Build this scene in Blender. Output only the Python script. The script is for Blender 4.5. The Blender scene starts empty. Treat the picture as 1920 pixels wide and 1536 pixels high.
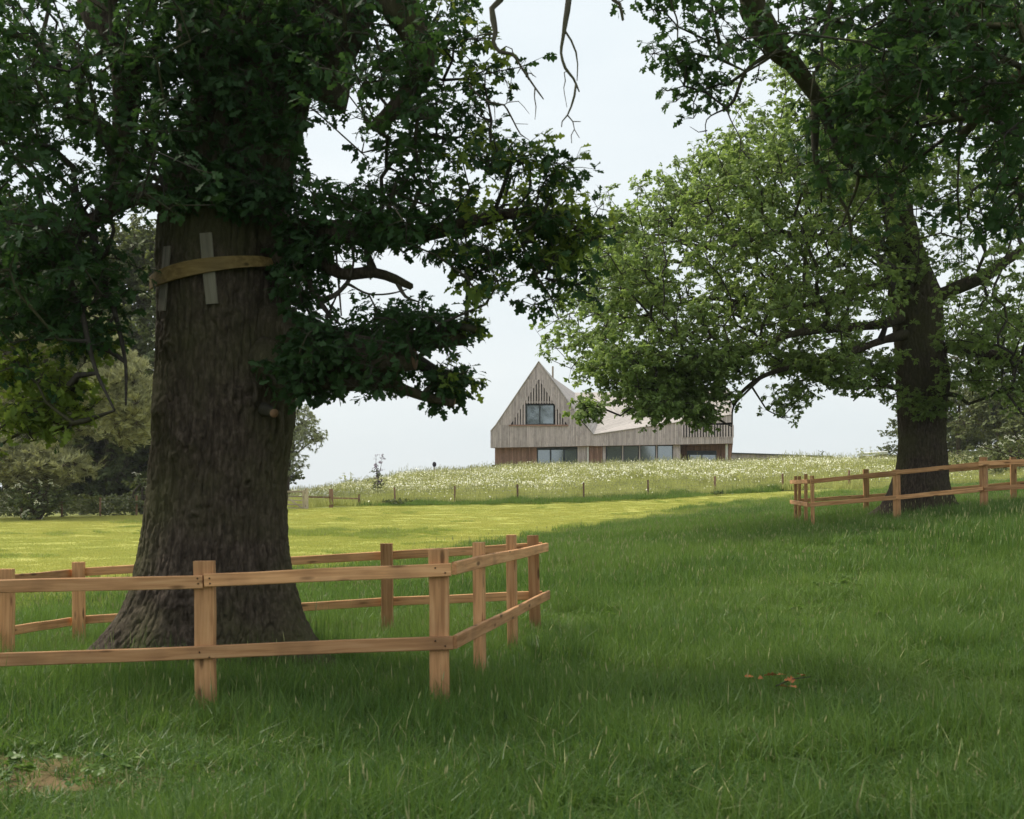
import bpy, math, random
import numpy as np
from mathutils import Vector, Matrix, Euler

scene = bpy.context.scene
COL = scene.collection
R = math.radians

# ------------------------------------------------------------------ camera
F, HZ, CZ = 2200.0, 933.0, 1.6          # focal length in photo pixels, horizon row, eye height
cam_data = bpy.data.cameras.new("camera")
cam = bpy.data.objects.new("camera", cam_data)
COL.objects.link(cam)
cam.location = (0, 0, CZ)
cam.rotation_euler = (R(90), 0, 0)
cam_data.sensor_width = 36
cam_data.lens = 36 * F / 1920
cam_data.shift_y = (HZ - 768) / 1920
cam_data.clip_end = 3000
cam_data.dof.use_dof = True
cam_data.dof.focus_distance = 45
cam_data.dof.aperture_fstop = 5.0
scene.camera = cam

# ------------------------------------------------------------------ light
SUN_AZ, SUN_EL = R(-62), R(52)
world = bpy.data.worlds.new("World")
scene.world = world
world.use_nodes = True
wn, wl = world.node_tree.nodes, world.node_tree.links
wn.clear()
w_out = wn.new("ShaderNodeOutputWorld")
w_bg = wn.new("ShaderNodeBackground")
w_bg.inputs["Strength"].default_value = 0.10
sky = wn.new("ShaderNodeTexSky")
sky.sky_type = 'NISHITA'
sky.sun_disc = False
sky.sun_elevation = SUN_EL
sky.sun_rotation = SUN_AZ
sky.dust_density = 3.0
w_tc = wn.new("ShaderNodeTexCoord")
w_sep = wn.new("ShaderNodeSeparateXYZ")
w_map = wn.new("ShaderNodeMapRange")
w_map.inputs["From Min"].default_value = 0.0
w_map.inputs["From Max"].default_value = 1.0
w_map.inputs["To Min"].default_value = 0.97
w_map.inputs["To Max"].default_value = 1.25
w_mp = wn.new("ShaderNodeMapping")
w_mp.inputs["Scale"].default_value = (1.0, 1.0, 3.2)
w_noise = wn.new("ShaderNodeTexNoise")
w_noise.inputs["Scale"].default_value = 1.9
w_noise.inputs["Detail"].default_value = 5
w_noise.inputs["Roughness"].default_value = 0.5
w_ramp = wn.new("ShaderNodeValToRGB")
w_ramp.color_ramp.elements[0].position = 0.32
w_ramp.color_ramp.elements[0].color = (0.76, 0.835, 0.865, 1)
w_ramp.color_ramp.elements[1].position = 0.66
w_ramp.color_ramp.elements[1].color = (0.885, 0.93, 0.935, 1)
w_mul = wn.new("ShaderNodeVectorMath"); w_mul.operation = 'SCALE'
w_mul2 = wn.new("ShaderNodeVectorMath"); w_mul2.operation = 'SCALE'
w_mul2.inputs["Scale"].default_value = 5.4
w_mix = wn.new("ShaderNodeMix"); w_mix.data_type = 'RGBA'
w_mix.inputs[0].default_value = 0.93
wl.new(w_tc.outputs["Generated"], w_sep.inputs[0])
wl.new(w_sep.outputs["Z"], w_map.inputs["Value"])
wl.new(w_tc.outputs["Generated"], w_mp.inputs["Vector"])
wl.new(w_mp.outputs[0], w_noise.inputs["Vector"])
wl.new(w_noise.outputs["Fac"], w_ramp.inputs[0])
wl.new(w_ramp.outputs[0], w_mul.inputs[0])
wl.new(w_map.outputs[0], w_mul.inputs["Scale"])
wl.new(w_mul.outputs[0], w_mul2.inputs[0])
wl.new(sky.outputs[0], w_mix.inputs[6])
wl.new(w_mul2.outputs[0], w_mix.inputs[7])
wl.new(w_mix.outputs[2], w_bg.inputs["Color"])
wl.new(w_bg.outputs[0], w_out.inputs["Surface"])

sun_data = bpy.data.lights.new("sun", 'SUN')
sun_data.energy = 2.3
sun_data.angle = R(10)
sun_data.color = (1.0, 0.93, 0.80)
sun = bpy.data.objects.new("sun", sun_data)
COL.objects.link(sun)
S = Vector((math.sin(SUN_AZ) * math.cos(SUN_EL), math.cos(SUN_AZ) * math.cos(SUN_EL), math.sin(SUN_EL)))
sun.rotation_euler = S.to_track_quat('Z', 'Y').to_euler()
sun.location = (20, 30, 40)

vs = scene.view_settings
vs.view_transform = 'Standard'
vs.look = 'None'
vs.gamma = 1
vs.use_curve_mapping = False
vs.exposure = 0.95
scene.cycles.max_bounces = 7
scene.cycles.diffuse_bounces = 4
scene.cycles.transmission_bounces = 5
scene.cycles.glossy_bounces = 2

# ------------------------------------------------------------------ helpers
def P(px, py, d):
    """world point seen in the photograph at column px, row py, d metres away"""
    return np.array([(px - 960) / F * d, d, CZ - (py - HZ) / F * d])

def tag(o, label=None, cat=None, group=None, kind=None):
    if label: o["label"] = label
    if cat: o["category"] = cat
    if group: o["group"] = group
    if kind: o["kind"] = kind
    return o

def link(name, mesh, parent=None, loc=None):
    o = bpy.data.objects.new(name, mesh)
    COL.objects.link(o)
    if parent is not None:
        o.parent = parent
    if loc is not None:
        o.location = loc
    return o

def empty(name, loc=(0, 0, 0)):
    o = bpy.data.objects.new(name, None)
    COL.objects.link(o)
    o.location = loc
    o.empty_display_size = 0.3
    return o

def mesh_np(name, verts, quads=None, tris=None, mats=(), smooth=True, mat_idx=None):
    me = bpy.data.meshes.new(name)
    verts = np.asarray(verts, dtype=np.float32).reshape(-1, 3)
    q = np.zeros((0, 4), int) if quads is None or len(quads) == 0 else np.asarray(quads, dtype=np.int32).reshape(-1, 4)
    t = np.zeros((0, 3), int) if tris is None or len(tris) == 0 else np.asarray(tris, dtype=np.int32).reshape(-1, 3)
    me.vertices.add(len(verts))
    me.vertices.foreach_set("co", verts.ravel())
    nl = q.size + t.size
    me.loops.add(nl)
    me.loops.foreach_set("vertex_index", np.concatenate([q.ravel(), t.ravel()]).astype(np.int32))
    npoly = len(q) + len(t)
    me.polygons.add(npoly)
    tot = np.concatenate([np.full(len(q), 4), np.full(len(t), 3)]).astype(np.int32)
    st = np.concatenate([[0], np.cumsum(tot)[:-1]]).astype(np.int32) if npoly else np.zeros(0, np.int32)
    me.polygons.foreach_set("loop_start", st)
    me.polygons.foreach_set("loop_total", tot)
    me.polygons.foreach_set("use_smooth", np.full(npoly, smooth, dtype=bool))
    if mat_idx is not None:
        me.polygons.foreach_set("material_index", np.asarray(mat_idx, dtype=np.int32))
    for m in mats:
        me.materials.append(m)
    me.update(calc_edges=True)
    return me

def add_attr(me, name, data, typ='FLOAT', dom='POINT'):
    a = me.attributes.new(name, typ, dom)
    data = np.asarray(data)
    if typ == 'FLOAT_VECTOR':
        a.data.foreach_set("vector", data.astype(np.float32).ravel())
    elif typ == 'INT':
        a.data.foreach_set("value", data.astype(np.int32))
    else:
        a.data.foreach_set("value", data.astype(np.float32))

def _hash(ix, iy, iz, seed):
    h = (ix * 374761393 + iy * 668265263 + iz * 1440670441 + seed * 974634777) & 0xffffffff
    h = ((h ^ (h >> 13)) * 1274126177) & 0xffffffff
    h = ((h ^ (h >> 16)) * 2246822519) & 0xffffffff
    return ((h >> 8) & 0xffff) / 65535.0

def noise3(p, seed=0):
    """vectorised value noise, -1..1"""
    p = np.asarray(p, dtype=np.float64)
    i = np.floor(p).astype(np.int64)
    f = p - i
    u = f * f * (3 - 2 * f)
    r = 0
    for dx in (0, 1):
        for dy in (0, 1):
            for dz in (0, 1):
                w = (u[..., 0] if dx else 1 - u[..., 0]) * (u[..., 1] if dy else 1 - u[..., 1]) * (u[..., 2] if dz else 1 - u[..., 2])
                r = r + w * _hash(i[..., 0] + dx, i[..., 1] + dy, i[..., 2] + dz, seed)
    return r * 2 - 1

def fbm(p, oct=4, seed=0):
    a, s, r = 1.0, 0.0, 0
    p = np.asarray(p, dtype=np.float64)
    for k in range(oct):
        r = r + a * noise3(p * (2.03 ** k), seed + k * 17)
        s += a
        a *= 0.5
    return r / s

def Z(py, d):
    return CZ - (py - HZ) / F * d

# ------------------------------------------------------------------ materials
def new_mat(name):
    m = bpy.data.materials.new(name)
    m.use_nodes = True
    nt = m.node_tree
    return m, nt.nodes, nt.links, nt.nodes["Principled BSDF"], nt.nodes["Material Output"]

def ramp(nodes, stops):
    r = nodes.new("ShaderNodeValToRGB")
    el = r.color_ramp.elements
    while len(el) > 1:
        el.remove(el[-1])
    el[0].position = stops[0][0]; el[0].color = (*stops[0][1], 1)
    for p, c in stops[1:]:
        e = el.new(p); e.color = (*c, 1)
    return r

def attr(nodes, name, typ='GEOMETRY'):
    a = nodes.new("ShaderNodeAttribute")
    a.attribute_name = name
    a.attribute_type = typ
    return a

def leaf_material(name, dark, light, trans, tfac=0.38, rough=0.45, spec=0.35):
    m, n, l, bs, out = new_mat(name)
    lv = attr(n, "lv")
    ti = attr(n, "tint", 'INSTANCER')
    add = n.new("ShaderNodeMath"); add.operation = 'ADD'
    l.new(lv.outputs["Fac"], add.inputs[0]); l.new(ti.outputs["Fac"], add.inputs[1])
    half = n.new("ShaderNodeMath"); half.operation = 'MULTIPLY'; half.inputs[1].default_value = 0.5
    l.new(add.outputs[0], half.inputs[0])
    r1 = ramp(n, [(0.0, dark), (1.0, light)])
    l.new(half.outputs[0], r1.inputs[0])
    l.new(r1.outputs[0], bs.inputs["Base Color"])
    bs.inputs["Roughness"].default_value = rough
    bs.inputs["Specular IOR Level"].default_value = spec
    tr = n.new("ShaderNodeBsdfTranslucent")
    mc = n.new("ShaderNodeMix"); mc.data_type = 'RGBA'; mc.blend_type = 'MIX'
    mc.inputs[0].default_value = 0.6
    l.new(r1.outputs[0], mc.inputs[6]); mc.inputs[7].default_value = (*trans, 1)
    l.new(mc.outputs[2], tr.inputs["Color"])
    mx = n.new("ShaderNodeMixShader"); mx.inputs[0].default_value = tfac
    l.new(bs.outputs[0], mx.inputs[1]); l.new(tr.outputs[0], mx.inputs[2])
    l.new(mx.outputs[0], out.inputs["Surface"])
    return m

def bark_material(name, c1, c2, c3, vscale=1.0, bump=0.6):
    m, n, l, bs, out = new_mat(name)
    tc = n.new("ShaderNodeTexCoord")
    mp = n.new("ShaderNodeMapping")
    mp.inputs["Scale"].default_value = (1.0 * vscale, 1.0 * vscale, 0.28 * vscale)
    l.new(tc.outputs["Object"], mp.inputs[0])
    nz = n.new("ShaderNodeTexNoise"); nz.inputs["Scale"].default_value = 26; nz.inputs["Detail"].default_value = 8
    nz.inputs["Roughness"].default_value = 0.65
    l.new(mp.outputs[0], nz.inputs["Vector"])
    vo = n.new("ShaderNodeTexVoronoi"); vo.feature = 'DISTANCE_TO_EDGE'; vo.inputs["Scale"].default_value = 30
    wob = n.new("ShaderNodeMix"); wob.data_type = 'RGBA'; wob.blend_type = 'LINEAR_LIGHT'; wob.inputs[0].default_value = 0.05
    l.new(mp.outputs[0], wob.inputs[6]); l.new(nz.outputs["Color"], wob.inputs[7])
    l.new(wob.outputs[2], vo.inputs["Vector"])
    r1 = ramp(n, [(0.25, c1), (0.5, c2), (0.75, c3)])
    l.new(nz.outputs["Fac"], r1.inputs[0])
    # moss and lichen: large soft patches
    n2 = n.new("ShaderNodeTexNoise"); n2.inputs["Scale"].default_value = 1.1; n2.inputs["Detail"].default_value = 6
    l.new(tc.outputs["Object"], n2.inputs["Vector"])
    mr = n.new("ShaderNodeMapRange"); mr.inputs["From Min"].default_value = 0.42; mr.inputs["From Max"].default_value = 0.62
    l.new(n2.outputs["Fac"], mr.inputs["Value"])
    mm = n.new("ShaderNodeMath"); mm.operation = 'MULTIPLY'; mm.inputs[1].default_value = 0.6
    l.new(mr.outputs[0], mm.inputs[0])
    mix = n.new("ShaderNodeMix"); mix.data_type = 'RGBA'
    l.new(mm.outputs[0], mix.inputs[0]); l.new(r1.outputs[0], mix.inputs[6])
    mix.inputs[7].default_value = (0.085, 0.085, 0.035, 1)
    l.new(mix.outputs[2], bs.inputs["Base Color"])
    bs.inputs["Roughness"].default_value = 0.95
    bs.inputs["Specular IOR Level"].default_value = 0.15
    sm = n.new("ShaderNodeMapRange"); sm.inputs["From Max"].default_value = 0.12
    l.new(vo.outputs["Distance"], sm.inputs["Value"])
    ad = n.new("ShaderNodeMath"); ad.operation = 'ADD'
    l.new(sm.outputs[0], ad.inputs[0]); l.new(nz.outputs["Fac"], ad.inputs[1])
    bp = n.new("ShaderNodeBump"); bp.inputs["Strength"].default_value = bump; bp.inputs["Distance"].default_value = 0.02
    l.new(ad.outputs[0], bp.inputs["Height"]); l.new(bp.outputs[0], bs.inputs["Normal"])
    return m

def wood_material(name, c1, c2, c3, grain=(1.2, 22, 22), rough=0.75, knots=True, gscale=1.0, tintvar=0.25, foot=False):
    """boards are built with their length along local X"""
    m, n, l, bs, out = new_mat(name)
    tc = n.new("ShaderNodeTexCoord")
    oi = n.new("ShaderNodeObjectInfo")
    off = n.new("ShaderNodeVectorMath"); off.operation = 'SCALE'
    comb = n.new("ShaderNodeCombineXYZ")
    for k in range(3): l.new(oi.outputs["Random"], comb.inputs[k])
    l.new(comb.outputs[0], off.inputs[0]); off.inputs["Scale"].default_value = 37.0
    ad = n.new("ShaderNodeVectorMath"); ad.operation = 'ADD'
    l.new(tc.outputs["Object"], ad.inputs[0]); l.new(off.outputs[0], ad.inputs[1])
    mp = n.new("ShaderNodeMapping"); mp.inputs["Scale"].default_value = tuple(g * gscale for g in grain)
    l.new(ad.outputs[0], mp.inputs[0])
    nz = n.new("ShaderNodeTexNoise"); nz.inputs["Scale"].default_value = 1.6; nz.inputs["Detail"].default_value = 7
    nz.inputs["Distortion"].default_value = 0.4
    l.new(mp.outputs[0], nz.inputs["Vector"])
    r1 = ramp(n, [(0.28, c1), (0.5, c2), (0.72, c3)])
    l.new(nz.outputs["Fac"], r1.inputs[0])
    col = r1.outputs[0]
    # weather stains
    n2 = n.new("ShaderNodeTexNoise"); n2.inputs["Scale"].default_value = 2.4; n2.inputs["Detail"].default_value = 5
    l.new(ad.outputs[0], n2.inputs["Vector"])
    mr = n.new("ShaderNodeMapRange"); mr.inputs["From Min"].default_value = 0.5; mr.inputs["From Max"].default_value = 0.75
    mr.inputs["To Max"].default_value = 0.55
    l.new(n2.outputs["Fac"], mr.inputs["Value"])
    mx = n.new("ShaderNodeMix"); mx.data_type = 'RGBA'
    l.new(mr.outputs[0], mx.inputs[0]); l.new(col, mx.inputs[6])
    mx.inputs[7].default_value = (*[a * 0.62 + 0.02 for a in c1], 1)
    col = mx.outputs[2]
    if knots:
        mk = n.new("ShaderNodeMapping"); mk.inputs["Scale"].default_value = (2.3, 9, 9)
        l.new(ad.outputs[0], mk.inputs[0])
        vo = n.new("ShaderNodeTexVoronoi"); vo.inputs["Scale"].default_value = 1.0
        l.new(mk.outputs[0], vo.inputs["Vector"])
        kr = n.new("ShaderNodeMapRange"); kr.inputs["From Min"].default_value = 0.10; kr.inputs["From Max"].default_value = 0.2
        kr.inputs["To Min"].default_value = 0.85; kr.inputs["To Max"].default_value = 0.0
        l.new(vo.outputs["Distance"], kr.inputs["Value"])
        mx2 = n.new("ShaderNodeMix"); mx2.data_type = 'RGBA'
        l.new(kr.outputs[0], mx2.inputs[0]); l.new(col, mx2.inputs[6])
        mx2.inputs[7].default_value = (*[a * 0.35 for a in c1], 1)
        col = mx2.outputs[2]
    if foot:
        sx = n.new("ShaderNodeSeparateXYZ"); l.new(tc.outputs["Object"], sx.inputs[0])
        an = n.new("ShaderNodeMath"); an.operation = 'MULTIPLY_ADD'; an.inputs[1].default_value = 0.5
        l.new(n2.outputs["Fac"], an.inputs[0]); l.new(sx.outputs["X"], an.inputs[2])
        fr_ = n.new("ShaderNodeMapRange"); fr_.inputs["From Min"].default_value = 0.62; fr_.inputs["From Max"].default_value = 0.95
        fr_.inputs["To Min"].default_value = 0.6; fr_.inputs["To Max"].default_value = 0.0
        l.new(an.outputs[0], fr_.inputs["Value"])
        mx3 = n.new("ShaderNodeMix"); mx3.data_type = 'RGBA'
        l.new(fr_.outputs[0], mx3.inputs[0]); l.new(col, mx3.inputs[6]); mx3.inputs[7].default_value = (0.14, 0.10, 0.05, 1)
        col = mx3.outputs[2]
    hv = n.new("ShaderNodeHueSaturation")
    vr = n.new("ShaderNodeMapRange"); vr.inputs["To Min"].default_value = 1 - tintvar; vr.inputs["To Max"].default_value = 1 + tintvar
    l.new(oi.outputs["Random"], vr.inputs["Value"]); l.new(vr.outputs[0], hv.inputs["Value"])
    l.new(col, hv.inputs["Color"]); l.new(hv.outputs[0], bs.inputs["Base Color"])
    bs.inputs["Roughness"].default_value = rough
    bs.inputs["Specular IOR Level"].default_value = 0.2
    bp = n.new("ShaderNodeBump"); bp.inputs["Strength"].default_value = 0.35; bp.inputs["Distance"].default_value = 0.004
    l.new(nz.outputs["Fac"], bp.inputs["Height"]); l.new(bp.outputs[0], bs.inputs["Normal"])
    return m

def plain(name, c, rough=0.6, metal=0.0, spec=0.3, var=0.15, nscale=6):
    m, n, l, bs, out = new_mat(name)
    tc = n.new("ShaderNodeTexCoord")
    nz = n.new("ShaderNodeTexNoise"); nz.inputs["Scale"].default_value = nscale; nz.inputs["Detail"].default_value = 5
    l.new(tc.outputs["Object"], nz.inputs["Vector"])
    r1 = ramp(n, [(0.3, tuple(a * (1 - var) for a in c)), (0.7, tuple(min(1, a * (1 + var)) for a in c))])
    l.new(nz.outputs["Fac"], r1.inputs[0]); l.new(r1.outputs[0], bs.inputs["Base Color"])
    bs.inputs["Roughness"].default_value = rough
    bs.inputs["Metallic"].default_value = metal
    bs.inputs["Specular IOR Level"].default_value = spec
    return m

M = {}
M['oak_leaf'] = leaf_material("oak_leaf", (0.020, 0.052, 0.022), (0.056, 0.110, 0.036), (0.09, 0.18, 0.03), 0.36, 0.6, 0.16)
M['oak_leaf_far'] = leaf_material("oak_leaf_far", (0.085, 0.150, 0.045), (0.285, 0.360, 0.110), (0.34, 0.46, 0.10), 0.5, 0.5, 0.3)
M['oak_leaf_lit'] = leaf_material("lit_oak_leaf", (0.070, 0.125, 0.026), (0.20, 0.27, 0.050), (0.34, 0.42, 0.05), 0.5, 0.6, 0.15)  # lighter copy of oak_leaf, sunlight painted into the crown's edges
M['wood_leaf'] = leaf_material("woodland_leaf", (0.045, 0.068, 0.024), (0.165, 0.190, 0.065), (0.20, 0.23, 0.05), 0.3, 0.55, 0.25)
M['willow_leaf'] = leaf_material("willow_leaf", (0.20, 0.23, 0.11), (0.36, 0.38, 0.20), (0.34, 0.38, 0.16), 0.4)
M['pine_needle'] = leaf_material("pine_needle", (0.18, 0.19, 0.08), (0.46, 0.45, 0.24), (0.34, 0.34, 0.14), 0.2, 0.6, 0.25)
M['purple_leaf'] = leaf_material("purple_leaf", (0.10, 0.06, 0.10), (0.22, 0.15, 0.21), (0.1, 0.05, 0.08), 0.2)
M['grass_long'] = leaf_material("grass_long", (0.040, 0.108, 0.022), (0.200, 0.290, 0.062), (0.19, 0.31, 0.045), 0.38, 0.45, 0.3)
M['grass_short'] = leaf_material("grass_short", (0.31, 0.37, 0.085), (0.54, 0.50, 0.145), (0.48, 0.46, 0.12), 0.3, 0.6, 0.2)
M['grass_mid'] = leaf_material("grass_mid", (0.12, 0.20, 0.04), (0.38, 0.42, 0.10), (0.34, 0.40, 0.07), 0.35, 0.5, 0.2)
M['meadow'] = leaf_material("meadow_grass", (0.35, 0.38, 0.11), (0.58, 0.57, 0.22), (0.50, 0.52, 0.16), 0.3, 0.6, 0.2)
M['seed'] = plain("seed_head", (0.30, 0.30, 0.13), 0.8)
M['petal'] = plain("white_petal", (0.82, 0.81, 0.66), 0.7, var=0.05)
M['yellow'] = plain("yellow_petal", (0.75, 0.55, 0.03), 0.6)
M['dry_leaf'] = plain("dry_leaf", (0.42, 0.15, 0.05), 0.8)
M['bark'] = bark_material("oak_bark", (0.020, 0.015, 0.012), (0.066, 0.050, 0.038), (0.155, 0.120, 0.095))
M['branch'] = bark_material("branch_bark", (0.026, 0.022, 0.020), (0.052, 0.045, 0.040), (0.085, 0.074, 0.065), 2.0, 0.3)
M['dead'] = bark_material("dead_wood", (0.06, 0.045, 0.04), (0.11, 0.09, 0.08), (0.16, 0.14, 0.12), 2.0, 0.3)
M['far_bark'] = bark_material("woodland_bark", (0.03, 0.022, 0.017), (0.06, 0.045, 0.035), (0.10, 0.08, 0.06), 0.6, 0.3)
M['cut'] = plain("sawn_wood", (0.20, 0.115, 0.065), 0.8, var=0.35, nscale=18)
M['fence'] = wood_material("fence_timber", (0.36, 0.180, 0.080), (0.56, 0.295, 0.138), (0.68, 0.395, 0.200))
M['post'] = wood_material("post_timber", (0.36, 0.178, 0.080), (0.54, 0.285, 0.132), (0.66, 0.38, 0.19), foot=True)
M['fence_back'] = M['fence']
M['stake'] = wood_material("stake_timber", (0.16, 0.085, 0.055), (0.22, 0.13, 0.085), (0.28, 0.18, 0.12), tintvar=0.45)
M['gate'] = wood_material("gate_timber", (0.30, 0.24, 0.18), (0.40, 0.33, 0.25), (0.47, 0.40, 0.31))
M['clad'] = wood_material("weathered_cladding", (0.36, 0.30, 0.285), (0.48, 0.405, 0.39), (0.57, 0.495, 0.475), grain=(0.5, 9, 9), knots=False, tintvar=0.16)
M['cedar'] = wood_material("cedar_cladding", (0.19, 0.105, 0.078), (0.28, 0.162, 0.118), (0.35, 0.22, 0.165), grain=(0.5, 9, 9), knots=False, tintvar=0.22)
M['roof'] = wood_material("roof_boards", (0.33, 0.295, 0.275), (0.40, 0.362, 0.338), (0.46, 0.42, 0.39), grain=(0.5, 7, 7), knots=False, tintvar=0.08)
M['dark_void'] = plain("dark_lining", (0.025, 0.022, 0.022), 0.9)
M['frame'] = plain("grey_window_frame", (0.045, 0.055, 0.062), 0.4)
M['white'] = plain("white_paint", (0.75, 0.74, 0.70), 0.5, var=0.05)
M['wire'] = plain("galvanised_wire", (0.20, 0.20, 0.18), 0.5, 0.6)
M['disc'] = plain("dark_disc", (0.035, 0.03, 0.045), 0.5)
M['strap'] = wood_material("bent_board", (0.13, 0.085, 0.03), (0.20, 0.135, 0.05), (0.27, 0.19, 0.075), grain=(2, 20, 20))
M['batten'] = wood_material("grey_batten", (0.13, 0.115, 0.088), (0.19, 0.17, 0.13), (0.25, 0.225, 0.175))

def glass_mat():
    m, n, l, bs, out = new_mat("window_glass")
    bs.inputs["Base Color"].default_value = (0.055, 0.075, 0.085, 1)
    bs.inputs["Roughness"].default_value = 0.25
    gl = n.new("ShaderNodeBsdfGlossy"); gl.inputs["Color"].default_value = (0.80, 0.88, 0.92, 1)
    gl.inputs["Roughness"].default_value = 0.06
    tc = n.new("ShaderNodeTexCoord"); nz = n.new("ShaderNodeTexNoise"); nz.inputs["Scale"].default_value = 0.8
    l.new(tc.outputs["Object"], nz.inputs["Vector"])
    bp = n.new("ShaderNodeBump"); bp.inputs["Strength"].default_value = 0.02
    l.new(nz.outputs["Fac"], bp.inputs["Height"]); l.new(bp.outputs[0], gl.inputs["Normal"])
    mx = n.new("ShaderNodeMixShader"); mx.inputs[0].default_value = 0.27
    l.new(bs.outputs[0], mx.inputs[1]); l.new(gl.outputs[0], mx.inputs[2]); l.new(mx.outputs[0], out.inputs[0])
    return m
M['glass'] = glass_mat()

# ------------------------------------------------------------------ terrain
CTRL = np.array([
 (0, 0, 0), (-8, 0, -.2), (8, 0, .35), (0, 6, 0), (-.545, 8.95, -.07), (-2.3, 8.9, -.10), (-5.9, 9, -.15),
 (-5.2, 14, -.30), (-1.5, 14, -.14), (.28, 13.5, -.04), (3.5, 9, .10), (4, 15, .25), (8, 10, .45), (8, 16, .65),
 (7.19, 28, .80), (8.64, 26.6, .98), (10.15, 25.2, 1.24), (7.66, 31.8, .86), (9.67, 32, 1.12), (10.1, 29, 1.08), (13.26, 31, 1.38), (14, 25, 1.6),
 (-4.2, 26, -.02), (-14, 28, -.25), (.75, 41, .26), (5.2, 53, .62), (9.9, 62, 1.28), (-12, 45, .15), (-20, 48, .2),
 (-26, 60, .5), (-34, 62, .5), (-20.6, 62, .62), (-7, 70, 1.15), (.35, 70, 1.27), (8.1, 70, 1.53), (16, 69, 2.0), (19, 66, 2.05), (-11.6, 66, .94),
 (24, 60, 2.3), (26, 42, 2.6), (24, 25, 2.4), (-15, 92, 1.75), (-15, 80, 1.3),
 (-11.2, 93, 2.45), (-6.9, 94, 3.1), (-2.6, 95, 3.45), (2, 95, 3.7), (8, 93, 3.7), (17, 90, 3.75), (25.5, 90, 3.85), (31, 92, 3.95), (40, 95, 3.9),
 (2, 82, 2.75), (8, 82, 3.1), (16, 80, 3.3), (24, 78, 3.5), (-7, 82, 2.2),
 (2, 106, 3.6), (17, 100, 3.7), (20, 115, 3.7), (-20, 105, 1.4), (-40, 90, .6), (-60, 80, .5), (0, 160, 2.5), (60, 150, 4), (-60, 160, 0),
 (0, 400, -6), (200, 200, 3), (-200, 200, -3), (150, 0, 4), (-150, 0, -2), (0, -60, -.5), (-300, 500, -10), (300, 500, -6)], float)
def _tps_fit():
    X = CTRL[:, :2]; n = len(X)
    r = np.linalg.norm(X[:, None] - X[None], axis=2)
    K = np.where(r > 0, r * r * np.log(np.maximum(r, 1e-9)), 0) + np.eye(n) * 0.05
    A = np.zeros((n + 3, n + 3)); A[:n, :n] = K; A[:n, n] = 1; A[:n, n + 1:] = X; A[n, :n] = 1; A[n + 1:, :n] = X.T
    return np.linalg.solve(A, np.concatenate([CTRL[:, 2], [0, 0, 0]]))
TW = _tps_fit()
def H(x, y):
    x = np.atleast_1d(np.asarray(x, float)); y = np.atleast_1d(np.asarray(y, float))
    sh = x.shape; x = x.ravel(); y = y.ravel()
    out = TW[-3] + TW[-2] * x + TW[-1] * y
    for i, (cx, cy, _) in enumerate(CTRL):
        r2 = (x - cx) ** 2 + (y - cy) ** 2
        out = out + TW[i] * 0.5 * r2 * np.log(np.maximum(r2, 1e-12))
    out = out + 0.035 * fbm(np.stack([x * 0.7, y * 0.7, x * 0], -1), 3, 5)
    return out.reshape(sh)
def h1(x, y): return float(H([x], [y])[0])

# boundary between the long grass (near, right) and the mown field (far, left)
LB = np.array([(-80, 20), (-14, 24), (-4, 26), (.7, 39), (5, 51), (10, 60), (16, 63), (22, 66), (80, 75)], float)
def lawn_dist(x, y):
    """> 0 on the mown field"""
    return y - np.interp(x, LB[:, 0], LB[:, 1]) + 1.6 * noise3(np.stack([x * .35, y * .35, 0 * x], -1), 9)
# stock fence line in plan
WF = np.array([(-60, 60), (-34, 61), (-26, 61), (-20.6, 62), (-15.5, 65), (-10.6, 68), (-7, 70), (8.1, 70), (16, 69), (19, 66), (25, 58), (33, 50), (50, 40)], float)
def behind_fence(x, y): return y - np.interp(x, WF[:, 0], WF[:, 1])

def smooth(a, b, v): 
    t = np.clip((v - a) / (b - a), 0, 1); return t * t * (3 - 2 * t)

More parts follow.
